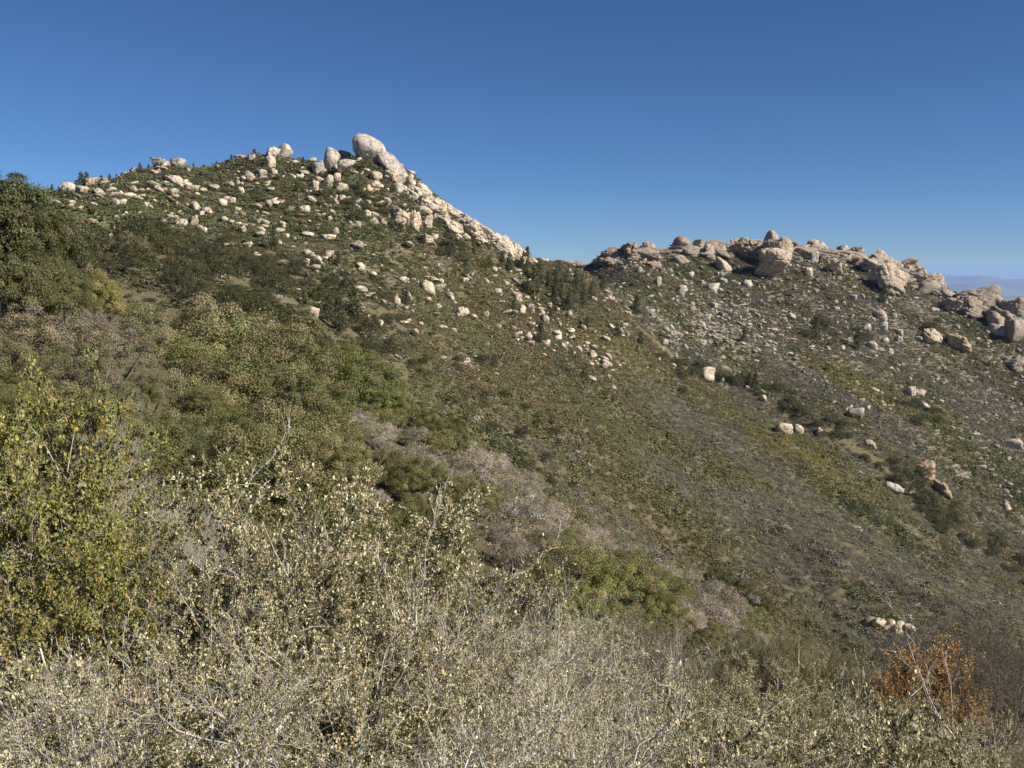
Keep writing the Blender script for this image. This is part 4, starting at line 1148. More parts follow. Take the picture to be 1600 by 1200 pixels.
# dark gully shrubs and far dark clumps
for j, (ua, va, ub, vb, m, lb, gr) in enumerate([
    (1385, 725, 1445, 790, 20, 'dark shrub lining the gully between the hills', 'gully shrubs'), (1440, 785, 1610, 905, 46, 'dark shrub in the bottom of the gully at the right', 'lower gully shrubs'),
    (1045, 570, 1085, 600, 8, 'dark shrub left of the large white boulder above the gully', 'shrubs by the white boulder'), (1140, 590, 1250, 640, 16, 'dark shrub at the head of the gully', 'gully head shrubs'),
    (1260, 520, 1340, 535, 9, 'dark shrub of the thicket on the right hill', 'right hill thicket'), (1460, 515, 1480, 545, 5, 'dark shrub beside the jagged tan ledge', 'shrubs by the ledge'), (1420, 620, 1460, 660, 8, 'dark shrub below the two far slabs', 'shrubs below the far slabs'), (1260, 640, 1320, 690, 8, 'dark shrub near the flat dark boulder', 'shrubs by the flat boulder'),
    (560, 330, 650, 345, 14, 'dark shrub between rocks below the summit', 'summit shrubs'), (480, 300, 600, 320, 14, 'green shrub under the summit boulders', 'shrubs under the summit'), (690, 385, 800, 430, 12, 'dark shrub among the belt pines', 'shrubs in the pine belt')]):
    for q in range(m):
        t = r_.random()
        u, v = ua + (ub - ua) * t + r_.normal() * 13, va + (vb - va) * t + r_.normal() * 11
        x, y, z, met = (c[0] for c in cast(u, v, 150))
        w = 12 * 2.6 ** r_.random() * y / FPX
        plant('dark_shrub', BUSH[r_.integers(4)], (x, y, z - 0.1 * w), r_.uniform(0, 6.28), (w / 2, w / 2, w * 0.45), lb, 'shrub', gr, (0.55, 0.59, 0.50))

# small yuccas on the near spur
def yucca_mesh(seed):
    r = np.random.default_rng(seed)
    n = 90
    d = unit(r.normal(size=(n, 3)) * np.array([1, 1, 0.6]) + np.array([0, 0, 0.55]))
    V, F = leaves6(np.zeros((n, 3)), d, unit(r.normal(size=(n, 3)) + np.array([0, 0, 1])), r.uniform(0.35, 0.6, n), np.full(n, 0.035), 0.3)
    return mesh_np('yucca_leaves', V, [F], [M_LEAF], color=np.repeat(pick_color(r, n, [(0.16, 0.2, 0.05), (0.24, 0.26, 0.07)], (1, 1)), 6, 0))
YUC = yucca_mesh(3)
for u, v, Y, lb in [(945, 858, 45, 'bright green spiky yucca on the near spur'), (1165, 1005, 30, 'spiky yucca low on the spur near the dead branch'), (590, 745, 36, 'small spiky yucca beside the yellow green shrub')]:
    x = slopes(u, 600)[0] * Y
    o = link('yucca', YUC, None, (x, Y, float(ground(x, Y)) + 0.35), (0, 0, RNG.uniform(0, 6)), (1.5, 1.5, 1.5))
    tag(o, lb, 'yucca', 'yuccas on the near spur')

# ------------------------------------------------------------------ uncountable cover: low scrub and loose stones, instanced on the land
def scatter_object(name, protos, pts, which, rot, scl, tint, mat, label):
    """one object: prototype meshes and loose points in the same mesh, joined by geometry nodes"""
    V, F, C, P = [], [], [], []
    off = 0
    for k, (v, f, c) in enumerate(protos):
        V.append(v); F.append(f + off); C.append(c); P.append(np.full(len(v), k))
        off += len(v)
    npt = len(pts)
    nproto = off
    VV = np.concatenate(V + [pts])
    cc = np.concatenate(C + [np.zeros((npt, 3))])
    pr = np.concatenate(P + [100 + which]).astype(np.int32)
    z3 = np.zeros((nproto, 3))
    t4 = np.ones((len(VV), 4))
    t4[nproto:, :3] = tint
    me = mesh_np(name, VV, F, [mat], color=cc, attrs={
        'proto': ('INT', pr), 'rot': ('FLOAT_VECTOR', np.concatenate([z3, rot])), 'scl': ('FLOAT_VECTOR', np.concatenate([z3, scl])), 'tint': ('FLOAT_COLOR', t4.astype(np.float32))})
    o = link(name, me)
    ng = bpy.data.node_groups.new(name + '_spread', 'GeometryNodeTree')
    ng.interface.new_socket('Geometry', in_out='INPUT', socket_type='NodeSocketGeometry')
    ng.interface.new_socket('Geometry', in_out='OUTPUT', socket_type='NodeSocketGeometry')
    L = ng.links.new
    gi, go = ng.nodes.new('NodeGroupInput'), ng.nodes.new('NodeGroupOutput')
    def attr(nm, dt):
        a = ng.nodes.new('GeometryNodeInputNamedAttribute')
        a.data_type = dt
        a.inputs['Name'].default_value = nm
        return a.outputs['Attribute']
    proto, rota, scla = attr('proto', 'INT'), attr('rot', 'FLOAT_VECTOR'), attr('scl', 'FLOAT_VECTOR')
    join = ng.nodes.new('GeometryNodeJoinGeometry')
    def pick(val):
        c = ng.nodes.new('FunctionNodeCompare')
        c.data_type, c.operation = 'INT', 'EQUAL'
        L(proto, c.inputs[2])
        c.inputs[3].default_value = val
        s = ng.nodes.new('GeometryNodeSeparateGeometry')
        s.domain = 'POINT'
        L(gi.outputs[0], s.inputs['Geometry'])
        L(c.outputs[0], s.inputs['Selection'])
        return s.outputs['Selection']
    for k in range(len(protos)):
        inst = ng.nodes.new('GeometryNodeInstanceOnPoints')
        L(pick(100 + k), inst.inputs['Points'])
        L(pick(k), inst.inputs['Instance'])
        e2r = ng.nodes.new('FunctionNodeEulerToRotation')
        L(rota, e2r.inputs[0])
        L(e2r.outputs[0], inst.inputs['Rotation'])
        L(scla, inst.inputs['Scale'])
        L(inst.outputs[0], join.inputs[0])
    L(join.outputs[0], go.inputs[0])
    md = o.modifiers.new('spread', 'NODES')
    md.node_group = ng
    return tag(o, label, kind='stuff')

def scrub_proto(seed, n_clump, per, rad, clump, leaf, aspect=0.6):
    r = np.random.default_rng(seed)
    V, F, C, _ = crown_cloud(r, n_clump, per, rad, clump, leaf, [(1, 1, 1), (0.85, 0.85, 0.83), (1.12, 1.1, 1.05)], (3, 2, 2), dome=0.05, zc=0.18, aspect=aspect)
    return V, F, C
PRO = [scrub_proto(900 + i, 12, 13, (0.9, 0.9, 0.6), 0.38, 0.30) for i in range(3)] + [scrub_proto(910 + i, 12, 10, (1, 1, 0.42), 0.36, 0.28) for i in range(2)] + [scrub_proto(920 + i, 14, 12, (0.85, 0.85, 0.7), 0.4, 0.42, 0.10) for i in range(2)]

r_ = np.random.default_rng(79)
def sample(n, y0, y1, half=0.62):
    Y = np.sqrt(r_.uniform(y0 ** 2, y1 ** 2, n))
    x = r_.uniform(-half, half, n) * Y
    return x, Y
xa, ya = sample(520000, 66, 770)
za = ground(xa, ya)
ua, va = pixel_of(xa, ya, za)
on2 = smooth(ya - (505 - 0.42 * xa * (xa > 0)), -15, 25) * (xa > 0)
al_, ac_ = 0.66 * xa - 0.75 * ya, 0.75 * xa + 0.66 * ya
streak = fbm(ac_ / 13, al_ / 75, 4, 64)
patch = 0.6 * fbm(xa / 22, ya / 22, 4, 61) + 0.6 * streak
fine = fbm(xa / 6, ya / 6, 3, 62)
dens = np.where(on2 > 0.5, 0.62, 1.0) + 0.30 * patch + 0.25 * fine
bare = np.exp(-(((ua - 465) / 50) ** 2 + ((va - 410) / 9) ** 2)) + 0.35 * np.exp(-(((ua - 1150) / 110) ** 2 + ((va - 520) / 35) ** 2) ** 1.0) + 0.25 * np.exp(-(((ua - 1040) / 60) ** 2 + ((va - 520) / 30) ** 2))
dens = dens - 0.9 * bare - 0.9 * smooth(-streak, 0.38, 0.6) * (va > 480) * (on2 < 0.5)
dens = np.where((ua < 640) & (va > 390) & (va < 600), dens * 0.30, dens)
ok = (r_.random(len(xa)) < dens) & (ua > -90) & (ua < 1690) & (va < 1120)
xa, ya, za, ua, va, on2, patch, fine = (q[ok] for q in (xa, ya, za, ua, va, on2, patch, fine))
ok = in_view(xa, ya, za, 1.2)
xa, ya, za, ua, va, on2, patch, fine = (q[ok] for q in (xa, ya, za, ua, va, on2, patch, fine))
n = len(xa)
# own colour of each shrub: species patches
olive, green, brown, grey, yell, darkg = (np.array(c) for c in ((0.155, 0.142, 0.062), (0.150, 0.148, 0.056), (0.165, 0.130, 0.062), (0.178, 0.160, 0.112), (0.245, 0.205, 0.052), (0.092, 0.096, 0.042)))
al_, ac_ = 0.66 * xa - 0.75 * ya, 0.75 * xa + 0.66 * ya
s1 = 0.6 * fbm(xa / 40, ya / 40, 3, 71) + 0.8 * fbm(ac_ / 16, al_ / 90, 3, 73) + 0.12 * r_.normal(size=n)
s2 = 0.5 * fbm(xa / 30, ya / 30, 3, 72) + 0.8 * fbm(ac_ / 14, al_ / 80, 3, 74) + 0.10 * r_.normal(size=n)
T = np.repeat(olive[None], n, 0)
T = np.where((s1 > 0.18)[:, None], green, T)
T = np.where((s1 < -0.22)[:, None], brown, T)
low = smooth(va, 560, 720) * (on2 < 0.5)
T = np.where((s2 > 0.38 - 0.34 * low - 0.30 * on2)[:, None], grey, T)
T = np.where((s2 < -0.42)[:, None], darkg, T)
upper = (va < 380) & (ua < 700)
T = np.where((upper & (r_.random(n) < 0.6))[:, None], darkg * 1.2, T)
yb = (np.exp(-(((ua - 1330) / 90) ** 2 + ((va - 600 - 0.55 * (ua - 1330)) / 16) ** 2)) + np.exp(-(((ua - 1270) / 90) ** 2 + ((va - 722 - 0.5 * (ua - 1270)) / 20) ** 2)) + 0.7 * np.exp(-(((ua - 960) / 90) ** 2 + ((va - 545 - 0.5 * (ua - 960)) / 25) ** 2)))
T = np.where((r_.random(n) < 0.75 * yb)[:, None], yell, T)
rare = r_.random(n)
br = (ua < 640) & (va > 392) & (va < 600) & (ya > 85)
T = np.where((br & (r_.random(n) < 0.8))[:, None], darkg * 0.8, T)
rare = np.where(br, 0.5, rare)
T = np.where((rare < 0.012)[:, None], np.array([0.22, 0.14, 0.07]), T)
T = np.where((rare > 0.975)[:, None], np.array([0.16, 0.19, 0.06]), T)
T = np.where(((rare > 0.90) & (rare < 0.945))[:, None], np.array([0.36, 0.33, 0.28]), T)
T = T * 1.12 * np.exp(r_.normal(size=(n, 1)) * 0.15)
which = np.where((np.abs(T[:, 2] / T[:, 0]) > 0.6) & (r_.random(n) < 0.7), r_.integers(5, 7, n), r_.integers(0, 5, n))
size = np.where(on2 > 0.5, r_.uniform(0.6, 1.5, n), r_.uniform(0.5, 1.1, n)) * (1 + 0.35 * np.clip(patch, -1, 1)) * np.where(r_.random(n) < 0.10, 1.9, 1.0)
size *= np.where(upper, 1.25, 1.0)
size = size * (0.55 + 0.45 * smooth(ya, 40, 200))
scl = np.stack([size * r_.uniform(0.8, 1.25, n), size * r_.uniform(0.8, 1.25, n), size * r_.uniform(0.42, 0.85, n)], 1)
rot = np.stack([r_.normal(size=n) * 0.1, r_.normal(size=n) * 0.1, r_.uniform(0, 6.28, n)], 1)
scatter_object('low_scrub', PRO, np.stack([xa, ya, za - 0.05], 1), which, rot, scl, T, M_LEAF_FAR, 'low olive and grey chaparral covering the hillsides')

# loose stones
def stone_proto(seed):
    r = np.random.default_rng(seed)
    D, F = ICO[2]
    pn = unit(r.normal(size=(9, 3)))
    inv = ((np.clip(D @ pn.T, 0, None) / r.uniform(0.6, 1, 9)) ** 12).sum(1) ** (1 / 12)
    P = D / np.maximum(inv, 0.55)[:, None]
    return P / np.abs(P).max() * np.array([1, 1, 0.75]), F, np.ones((len(P), 3))
STO = [stone_proto(950 + i) for i in range(5)]
xs, ys = sample(300000, 110, 770)
zs2 = ground(xs, ys)
us, vs = pixel_of(xs, ys, zs2)
on2 = smooth(ys - (505 - 0.42 * xs * (xs > 0)), -15, 25) * (xs > 0)
pa = fbm(xs / 12, ys / 12, 4, 81)
pb = fbm(xs / 45, ys / 45, 3, 82)
up2 = 0.25 + 0.75 * smooth(620 - vs, 0, 110)
dn = on2 * up2 * (0.10 + 0.95 * np.clip(pb + 0.55 * pa - 0.05, 0, 1)) + (1 - on2) * (np.clip(pa - 0.10, 0, 1) * 0.45 + 0.014) * smooth(620 - vs, 0, 120) + (1 - on2) * np.clip(pa - 0.45, 0, 1) * 0.05
dn += 0.35 * (np.exp(-(((us - 465) / 50) ** 2 + ((vs - 410) / 9) ** 2)) + 0.6 * np.exp(-(((us - 1150) / 110) ** 2 + ((vs - 520) / 35) ** 2)))
dn += 0.035 * ((us < 700) & (vs < 390)) + 0.10 * np.exp(-(((vs - (us - 780) * 0.95 - 420) / 26) ** 2)) * ((us > 760) & (us < 960))
ok = (r_.random(len(xs)) < dn) & (us > -90) & (us < 1690) & (vs < 1000)
xs, ys, zs2, us, vs, on2 = (q[ok] for q in (xs, ys, zs2, us, vs, on2))
ok = in_view(xs, ys, zs2, 1.0)
xs, ys, zs2, us, vs, on2 = (q[ok] for q in (xs, ys, zs2, us, vs, on2))
n = len(xs)
size = (0.28 + 1.5 * r_.random(n) ** 4.5) * np.where(on2 > 0.5, 1.35, 1.5) * (0.35 + 0.65 * smooth(ys, 180, 300))
tt = np.where((on2 > 0.5)[:, None], np.array([0.92, 0.92, 0.92]), np.array([1.3, 1.24, 1.14])) * r_.uniform(0.55, 1.1, (n, 1))
scl = np.stack([size * r_.uniform(0.8, 1.4, n), size * r_.uniform(0.8, 1.4, n), size * r_.uniform(0.6, 1.0, n)], 1)
rot = np.stack([r_.normal(size=n) * 0.3, r_.normal(size=n) * 0.3, r_.uniform(0, 6.28, n)], 1)
scatter_object('loose_stones', STO, np.stack([xs, ys, zs2 + size * np.where(on2 > 0.5, 0.4, 0.6)], 1), r_.integers(0, 5, n), rot, scl, tt, M_STONE, 'loose pale stones strewn between the scrub')
# ------------------------------------------------------------------ foreground thicket
PALESTEM = ([(0.56, 0.51, 0.45), (0.68, 0.63, 0.56), (0.36, 0.30, 0.25), (0.30, 0.23, 0.18)], (3, 2.5, 2.5, 2.5))
TWIGGY_STEM = ([(0.34, 0.28, 0.25), (0.46, 0.41, 0.37), (0.22, 0.17, 0.15)], (3, 2, 2))
PALES = [leafy_shrub('pale_shrub', 1000 + i, 1.5, 15, PALELEAF, (2.2, 2.3, 3.0, 3.6, 1.7, 1.0), 0.0185, 5, upright=1.0, kids=(1.5, 1.6, 1.35), broad=0.55, base_r=0.28, lean=1.0, stems=PALESTEM, rad=0.017, wob=0.27, up=0.05, angle=0.95) for i in range(4)]
BARES = [leafy_shrub('bare_shrub', 1012 + i, 1.5, 17, PALELEAF, (2, 2, 2, 2, 2, 1), 0.013, 4, upright=1.0, kids=(1.6, 1.7, 1.5), broad=0.5, base_r=0.28, lean=0.8, stems=([(0.60, 0.57, 0.53), (0.70, 0.66, 0.61), (0.44, 0.39, 0.35)], (4, 3, 2)), rad=0.022, drop=0.35, wob=0.28, up=0.04, angle=1.0) for i in range(2)]
GREENS = [leafy_shrub('green_shrub', 1020 + i, 1.5, 15, GREENLEAF, (3.4, 3, 2.6, 0.7, 1.6), 0.0180, 5, upright=0.5, kids=(1.5, 1.6, 1.35), broad=0.8, base_r=0.3, lean=0.8, stems=PALESTEM, drop=0.3, rad=0.018, wob=0.25, up=0.05, angle=0.9) for i in range(2)]
ORANGES = [leafy_shrub('orange_shrub', 1030, 1.3, 16, ORANGE, (3, 2.5, 2, 1.5, 1.5), 0.023, 5, upright=0.6, kids=(1.5, 1.5, 1.3), broad=0.6, drop=0.22, lean=0.6, base_r=0.2, stems=TWIGGY_STEM)]
DARKTWIG = [leafy_shrub('twig_shrub', 1040 + i, 1.5, 24, [(0.10, 0.10, 0.04), (0.20, 0.16, 0.07)], (2, 1), 0.014, 1, kids=(1.7, 1.9, 1.7), drop=0.2, stems=([(0.20, 0.155, 0.14), (0.30, 0.25, 0.23), (0.13, 0.10, 0.09)], (3, 2, 2)), lean=1.0, rad=0.014, wob=0.26, up=0.05, angle=0.95) for i in range(2)]
WHITETWIG = [leafy_shrub('white_shrub', 1050 + i, 1.5, 22, [(0.34, 0.30, 0.17), (0.22, 0.2, 0.09)], (2, 1), 0.013, 1, kids=(1.6, 1.7, 1.5), drop=0.6, stems=([(0.58, 0.55, 0.51), (0.66, 0.62, 0.57), (0.42, 0.37, 0.33)], (3, 2, 2)), lean=1.0, rad=0.015) for i in range(2)]
OLIVETWIG = [leafy_shrub('olive_shrub', 1060 + i, 1.5, 16, [(0.22, 0.21, 0.08), (0.32, 0.28, 0.13), (0.14, 0.14, 0.05)], (2, 2, 2), 0.0145, 4, kids=(1.4, 1.5, 1.3), stems=TWIGGY_STEM, lean=0.8) for i in range(2)]
P2 = ('stems', 'foliage')
# measured height of each shape, so that a shrub can be sized to its top
def tall(pair):
    c = np.empty(len(pair[0].vertices) * 3, np.float32)
    pair[0].vertices.foreach_get('co', c)
    return float(np.percentile(c[2::3], 99.5)), float(np.percentile(np.abs(c[0::3]), 98))
def put_front(u, vtop, Y, label, group, pool, name='shrub', cat='shrub', wide=1.0, tint=(1, 1, 1), wpx=None):
    x = slopes(u, 600)[0] * Y
    g = float(ground(x, Y)) - 0.05
    top = at(u, vtop, Y)[2]
    pair = pool[RNG.integers(len(pool))]
    th_, tw_ = tall(pair)
    s = max(top - g, 0.5) / th_
    if wpx:
        wide = min(1.1, max(0.78, wpx * Y / FPX / (tw_ * s)))
    return plant(name, pair, (x, Y, g), RNG.uniform(0, 6.28), (s * wide, s * wide, s), label, cat, group, tint, P2)

PROF = np.array([(-100, 960), (60, 950), (180, 905), (280, 880), (325, 745), (420, 738), (520, 785), (600, 800), (690, 818), (780, 890), (880, 965), (960, 1000), (1100, 1050), (1250, 1045), (1350, 1085), (1430, 1112), (1540, 1118), (1600, 1100), (1700, 1095)])
r_ = np.random.default_rng(90)
rows = [(7.6, 0.0), (6.6, 0.25), (5.6, 0.5), (4.7, 0.75), (3.9, 0.95), (3.2, 1.12)]
for j, (Yr, f) in enumerate(rows):
    step = 0.62 + 0.05 * j
    half = 0.56 * Yr + 0.3
    m = int(2 * half / step)
    for q in range(m):
        x = -half + (q + r_.uniform(0.2, 0.8)) * step
        Y = Yr + r_.uniform(-0.35, 0.35)
        u, _ = pixel_of(x, Y, -2)
        vp = np.interp(u, PROF[:, 0], PROF[:, 1])
        vt = vp + (1150 - vp) * f * (0.6 if u < 345 else 0.75 if u > 1250 else 1.0) * r_.uniform(0.85, 1.1) + r_.normal() * 14
        if u < 345 and (j == 0 or (j == 1 and u < 150)):
            continue
        side = ['left third', 'middle third', 'right third'][min(2, max(0, int(u // 533)))]
        lb = ['pale yellow leaved shrub at the back of the foreground thicket, ', 'pale yellow leaved shrub halfway down the foreground thicket, ', 'pale yellow leaved shrub along the lower edge, '][j // 2] + side + ' of the photo'
        gr = ['back', 'middle', 'front'][j // 2] + ' row pale shrubs, ' + side
        tn = 1.0 + 0.08 * r_.normal()
        put_front(u, vt, Y, lb, gr, BARES if vnoise(np.array([x * 0.7]), np.array([Y * 0.7]), 5)[0] > 0.64 else PALES, 'pale_leaved_shrub', 'shrub', r_.uniform(0.55, 0.8) if 250 < u < 420 and j < 3 else r_.uniform(0.75, 1.0), (tn * 1.0, tn * 0.98, tn * 0.95))

for u, vt, Y, w, lb in [(-60, 560, 7.6, 110, 'green and rusty shrub at the left edge, topmost part of its clump'), (15, 625, 7.4, 90, 'green shrub right below the topmost one at the left edge'), (80, 690, 7.4, 95, 'rusty tipped green shrub, rightmost of the left edge clump'), (-10, 720, 6.4, 110, 'yellow green shrub in the middle of the left edge clump'), (95, 770, 7.0, 90, 'green shrub beside the dry grass'), (-20, 850, 5.4, 110, 'bright green shrub lowest in the left edge clump'), (55, 860, 5.8, 90, 'small green shrub low in the left edge clump'), (165, 830, 8.0, 60, 'sprawling green shrub under the grass patch'), (45, 740, 7.0, 90, 'green shrub in the heart of the left edge clump')]:
    put_front(u, vt, Y, lb, 'green shrubs at the left edge', GREENS, 'green_shrub', 'shrub', wpx=w, tint=(1.1, 1.0, 0.9))
for u, vt, Y, w, lb in [(1478, 992, 8.4, 60, 'orange leaved shrub at the lower right'), (1500, 1025, 7.9, 50, 'orange shrub in front of the larger orange one'), (1425, 1065, 7.6, 40, 'small orange shrub left of the larger orange one'), (1535, 1075, 7.4, 30, 'orange sprig under the dark twiggy shrub')]:
    put_front(u, vt, Y, lb, 'orange shrubs at the lower right', ORANGES, 'orange_shrub', 'shrub', wpx=w)
for u, vt, Y, w, lb in [(1565, 930, 9.0, 0.8, 'dark leafless shrub at the right edge'), (1610, 960, 8.4, 0.8, 'dark leafless shrub cut off by the right edge'), (1450, 955, 10.0, 0.6, 'thin dark twigs rising behind the orange shrub'), (1520, 975, 9.4, 0.8, 'dark twiggy shrub just behind the orange shrub'), (1590, 1000, 7.6, 0.7, 'dark twiggy shrub low at the right edge'), (1395, 1040, 8.6, 0.6, 'dark twiggy shrub left of the orange shrub'), (970, 950, 10.0, 0.7, 'grey brown leafless shrub at the top of the thicket'), (1045, 985, 10.2, 0.7, 'grey leafless shrub left of the white dead branch'), (1150, 990, 10.5, 0.6, 'grey twigs right of the white dead branch'), (790, 865, 9.0, 0.6, 'grey twiggy shrub at the right shoulder of the thicket')]:
    put_front(u, vt, Y, lb, 'leafless shrubs of the foreground', DARKTWIG, 'leafless_shrub', 'shrub', w)
for u, vt, Y, w, lb in [(1235, 950, 10.5, 0.8, 'olive shrub with pale stems at the back right'), (1290, 985, 10.0, 0.7, 'olive shrub right of the pale stemmed one'), (1335, 1020, 10.0, 0.5, 'grey olive shrub left of the orange shrub'), (1190, 1000, 10.2, 0.6, 'olive shrub left of the pale stemmed one'), (1400, 1045, 9.4, 0.6, 'dark olive shrub shaded by the orange shrub')]:
    put_front(u, vt, Y, lb, 'olive shrubs at the back right', OLIVETWIG, 'olive_shrub', 'shrub', w)
for u, vt, Y, w, lb in [(190, 770, 10.0, 0.8, 'white twiggy shrub beside the grass patch'), (285, 790, 10.6, 0.9, 'white dry shrub left of the pale shrub top'), (235, 830, 9.0, 0.8, 'white dry twigs above the pale thicket at the left'), (150, 815, 9.0, 0.8, 'pale dry branches right of the green clump'), (110, 880, 8.0, 0.6, 'pale dry branches below the green clump'), (300, 870, 9.0, 0.6, 'white dry shrub nearest the pale shrub top'), (170, 660, 14, 0.6, 'grey dry twigs above the grass patch'), (140, 730, 12.5, 0.6, 'grey dry shrub at the upper end of the grass patch'), (215, 800, 9.6, 0.8, 'white twigs in the middle of the grass patch'), (260, 760, 11.5, 0.8, 'white twigs at the upper right of the grass patch'), (255, 880, 8.0, 0.7, 'white dead twigs at the foot of the grass patch'), (190, 870, 8.2, 0.7, 'white dead twigs left of the foot of the grass patch')]:
    put_front(u, vt, Y, lb, 'white dry shrubs by the grass', WHITETWIG, 'dry_shrub', 'shrub', w)

for u, vt, w, Y, lb in [(225, 790, 90, 12.0, 'silvery leafless bush in the gap left of the pale thicket'), (285, 815, 80, 11.0, 'silvery leafless bush touching the pale thicket on its left'), (180, 745, 80, 14.0, 'silvery leafless bush below the dark round oak'), (250, 870, 90, 9.6, 'low silvery leafless bush under the gap'), (150, 700, 70, 16.0, 'silvery bush between the green clump and the dark round oak')]:
    put_front(u, vt, Y, lb, 'silvery bushes by the grass', WHITETWIG, 'silvery_bush', 'shrub', wpx=w)

# dry grass of the patch on the left
def grass_mesh(seed, n=900):
    r = np.random.default_rng(seed)
    p = np.stack([r.normal(size=n) * 0.22, r.normal(size=n) * 0.22, np.zeros(n)], 1)
    d = unit(np.stack([r.normal(size=n) * 0.45 + p[:, 0], r.normal(size=n) * 0.45 + p[:, 1], np.ones(n)], 1))
    L = r.uniform(0.25, 0.6, n)
    q = p + d * (L * 0.6)[:, None]
    d2 = unit(d + r.normal(size=(n, 3)) * 0.35 - np.array([0, 0, 0.25]))
    e = q + d2 * (L * 0.5)[:, None]
    s = unit(np.cross(d, r.normal(size=(n, 3)))) * 0.004
    V = np.stack([p - s, p + s, q + s * 0.8, q - s * 0.8, e], 1).reshape(-1, 3)
    b = (np.arange(n) * 5)[:, None]
    C = np.repeat(pick_color(r, n, [(0.42, 0.34, 0.19), (0.52, 0.45, 0.30), (0.28, 0.25, 0.10), (0.34, 0.26, 0.18)], (3, 2, 1.5, 1)), 5, 0)
    return mesh_np('grass', V, [b + np.array([[0, 1, 2, 3]]), b + np.array([[3, 2, 4]])], [M_LEAF], color=C)
GR = [grass_mesh(1100 + i) for i in range(3)]
for q in range(6):
    u, v = r_.uniform(150, 300), r_.uniform(740, 900)
    Y = np.interp(v, [730, 900], [17, 10.5]) * r_.uniform(0.92, 1.08)
    x = slopes(u, 600)[0] * Y
    tag(link('grass_tuft', GR[q % 3], None, (x, Y, float(ground(x, Y)) - 0.02), (0, 0, r_.uniform(0, 6.28)), (r_.uniform(0.9, 1.6),) * 3), 'dry straw coloured grass tuft on the left slope', 'grass', 'dry grass tufts')

# back rows on the right: mixed olive and leafless shrubs
for Yr, lift_ in ((8.7, 20), (9.9, 34), (11.3, 42), (13.0, 48)):
    half = 0.56 * Yr
    x = 0.06 * Yr
    while x < half:
        x += r_.uniform(0.55, 0.9)
        u, _ = pixel_of(x, Yr, -4)
        vt = np.interp(u, PROF[:, 0], PROF[:, 1]) - lift_ + r_.normal() * 10
        pool, lb, gr = [(OLIVETWIG, 'olive twiggy shrub at the back right of the thicket', 'back right olive shrubs'), (DARKTWIG, 'grey leafless shrub at the back right of the thicket', 'back right leafless shrubs'), (PALES, 'pale shrub among olive ones at the back right', 'back right pale shrubs')][r_.choice(3, p=(0.5, 0.25, 0.25))]
        put_front(u, vt, Yr + r_.uniform(-0.4, 0.4), lb, gr, pool, 'back_shrub', 'shrub', r_.uniform(0.8, 1.0))

# bare pale stems standing out of the thicket, grown from the ground
def dead_stems(seed, h, n0, lean, rad, leafy=0.0, colr=(0.66, 0.62, 0.56)):
    r = np.random.default_rng(seed)
    S, H = grow(r, n0, 0.05, h * 0.72, rad, lean, 3, (0.55, 0.7, 0.5), 0.36, segs=7, wob=0.17, angle=0.7, up=0.06)
    sm = stem_mesh('dead_stems', S, ([colr, tuple(0.75 * c for c in colr)], (3, 1)), r, cut=0.003)
    fm = None
    if leafy:
        q, d, _ = H
        k = r.random(len(q)) < leafy
        q, d = q[k], d[k]
        q, d = np.repeat(q, 3, 0), np.repeat(d, 3, 0)
        l = r.uniform(0.006, 0.010, len(q))
        V, F = leaves6(q - d * r.random((len(q), 1)) * 0.05, unit(d + r.normal(size=d.shape) * 0.5), unit(r.normal(size=d.shape)), l, l * 0.5)
        fm = mesh_np('dry_leaves', V, [F], [M_LEAF], color=np.repeat(pick_color(r, len(q), [(0.42, 0.30, 0.17), (0.52, 0.45, 0.24)], (1, 1)), 6, 0))
    return sm, fm
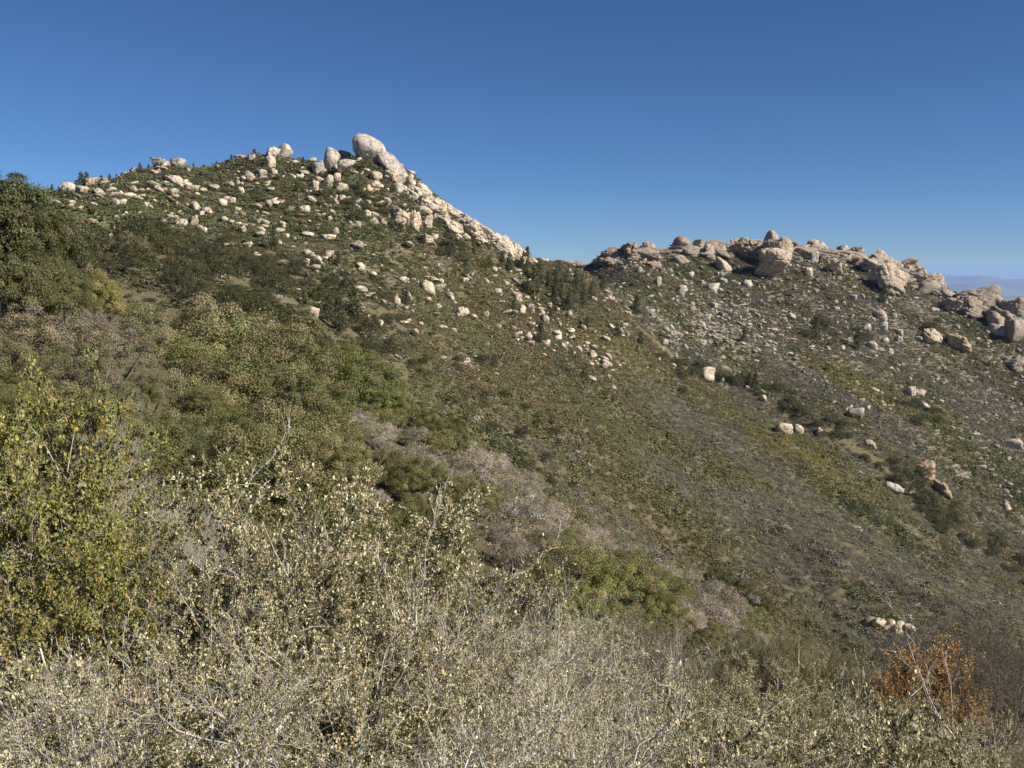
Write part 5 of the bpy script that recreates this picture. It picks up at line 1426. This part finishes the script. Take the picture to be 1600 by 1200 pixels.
for u, vt, Y, n0, lean, lf, lb, seed in [
    (438, 655, 6.8, 9, 0.16, 0.9, 'tall bare pale stems with brown leaves rising above the pale thicket', 1201), (628, 738, 6.7, 9, 0.28, 0.4, 'fan of bare white stems above the middle of the thicket', 1203),
    (1092, 948, 9.6, 4, 0.28, 0.0, 'white dead forked branch above the right of the thicket', 1204), (170, 960, 4.9, 5, 0.9, 0.4, 'long pale bare stems in the lower left thicket', 1205), (700, 930, 4.9, 6, 0.6, 0.4, 'pale bare stems in the middle of the lower thicket', 1206), (900, 1010, 5.0, 6, 0.9, 0.3, 'pale dead stems spreading in the lower thicket right of the middle', 1207), (1270, 1080, 5.2, 6, 0.8, 0.3, 'pale dead stems at the lower right', 1208), (520, 880, 5.2, 5, 0.5, 0.4, 'pale thin stems left of the middle', 1209), (1550, 950, 7.0, 3, 0.5, 0.0, 'long bare branch leaning across the dark shrub', 1210), (30, 1030, 4.5, 8, 1.4, 0.0, 'dead branches in the dark gap at the lower left', 1211), (300, 980, 4.4, 6, 0.8, 0.3, 'pale bare stems under the left thicket', 1214)]:
    x = slopes(u, 600)[0] * Y
    g = float(ground(x, Y)) - 0.05
    pr = dead_stems(seed, 1.0, n0, lean, 0.0048, lf)
    s_ = (at(u, vt, Y)[2] - g) / tall(pr)[0]
    plant('bare_stems', pr, (x, Y, g), RNG.uniform(0, 6.28), s_, lb, 'branch', 'bare pale stems', parts=P2)
# ------------------------------------------------------------------ air
def haze_box():
    m = bpy.data.materials.new('air')
    m.use_nodes = True
    nt = m.node_tree
    for n in list(nt.nodes):
        nt.nodes.remove(n)
    out = nt.nodes.new('ShaderNodeOutputMaterial')
    v = nt.nodes.new('ShaderNodeVolumePrincipled')
    v.inputs['Color'].default_value = (0.36, 0.60, 1.0, 1)
    v.inputs['Density'].default_value = 2.4e-5
    nt.links.new(v.outputs[0], out.inputs['Volume'])
    s = 61000.0
    z0, z1 = -1000.0, 100.0
    V = [(x, y, z) for z in (z0, z1) for y in (-s, s) for x in (-s, s)]
    F = np.array([[0, 2, 3, 1], [4, 5, 7, 6], [0, 1, 5, 4], [2, 6, 7, 3], [0, 4, 6, 2], [1, 3, 7, 5]])
    o = link('haze', mesh_np('haze', V, [F], [m]))
    tag(o, 'thin blue haze in the far air', kind='stuff')
haze_box()
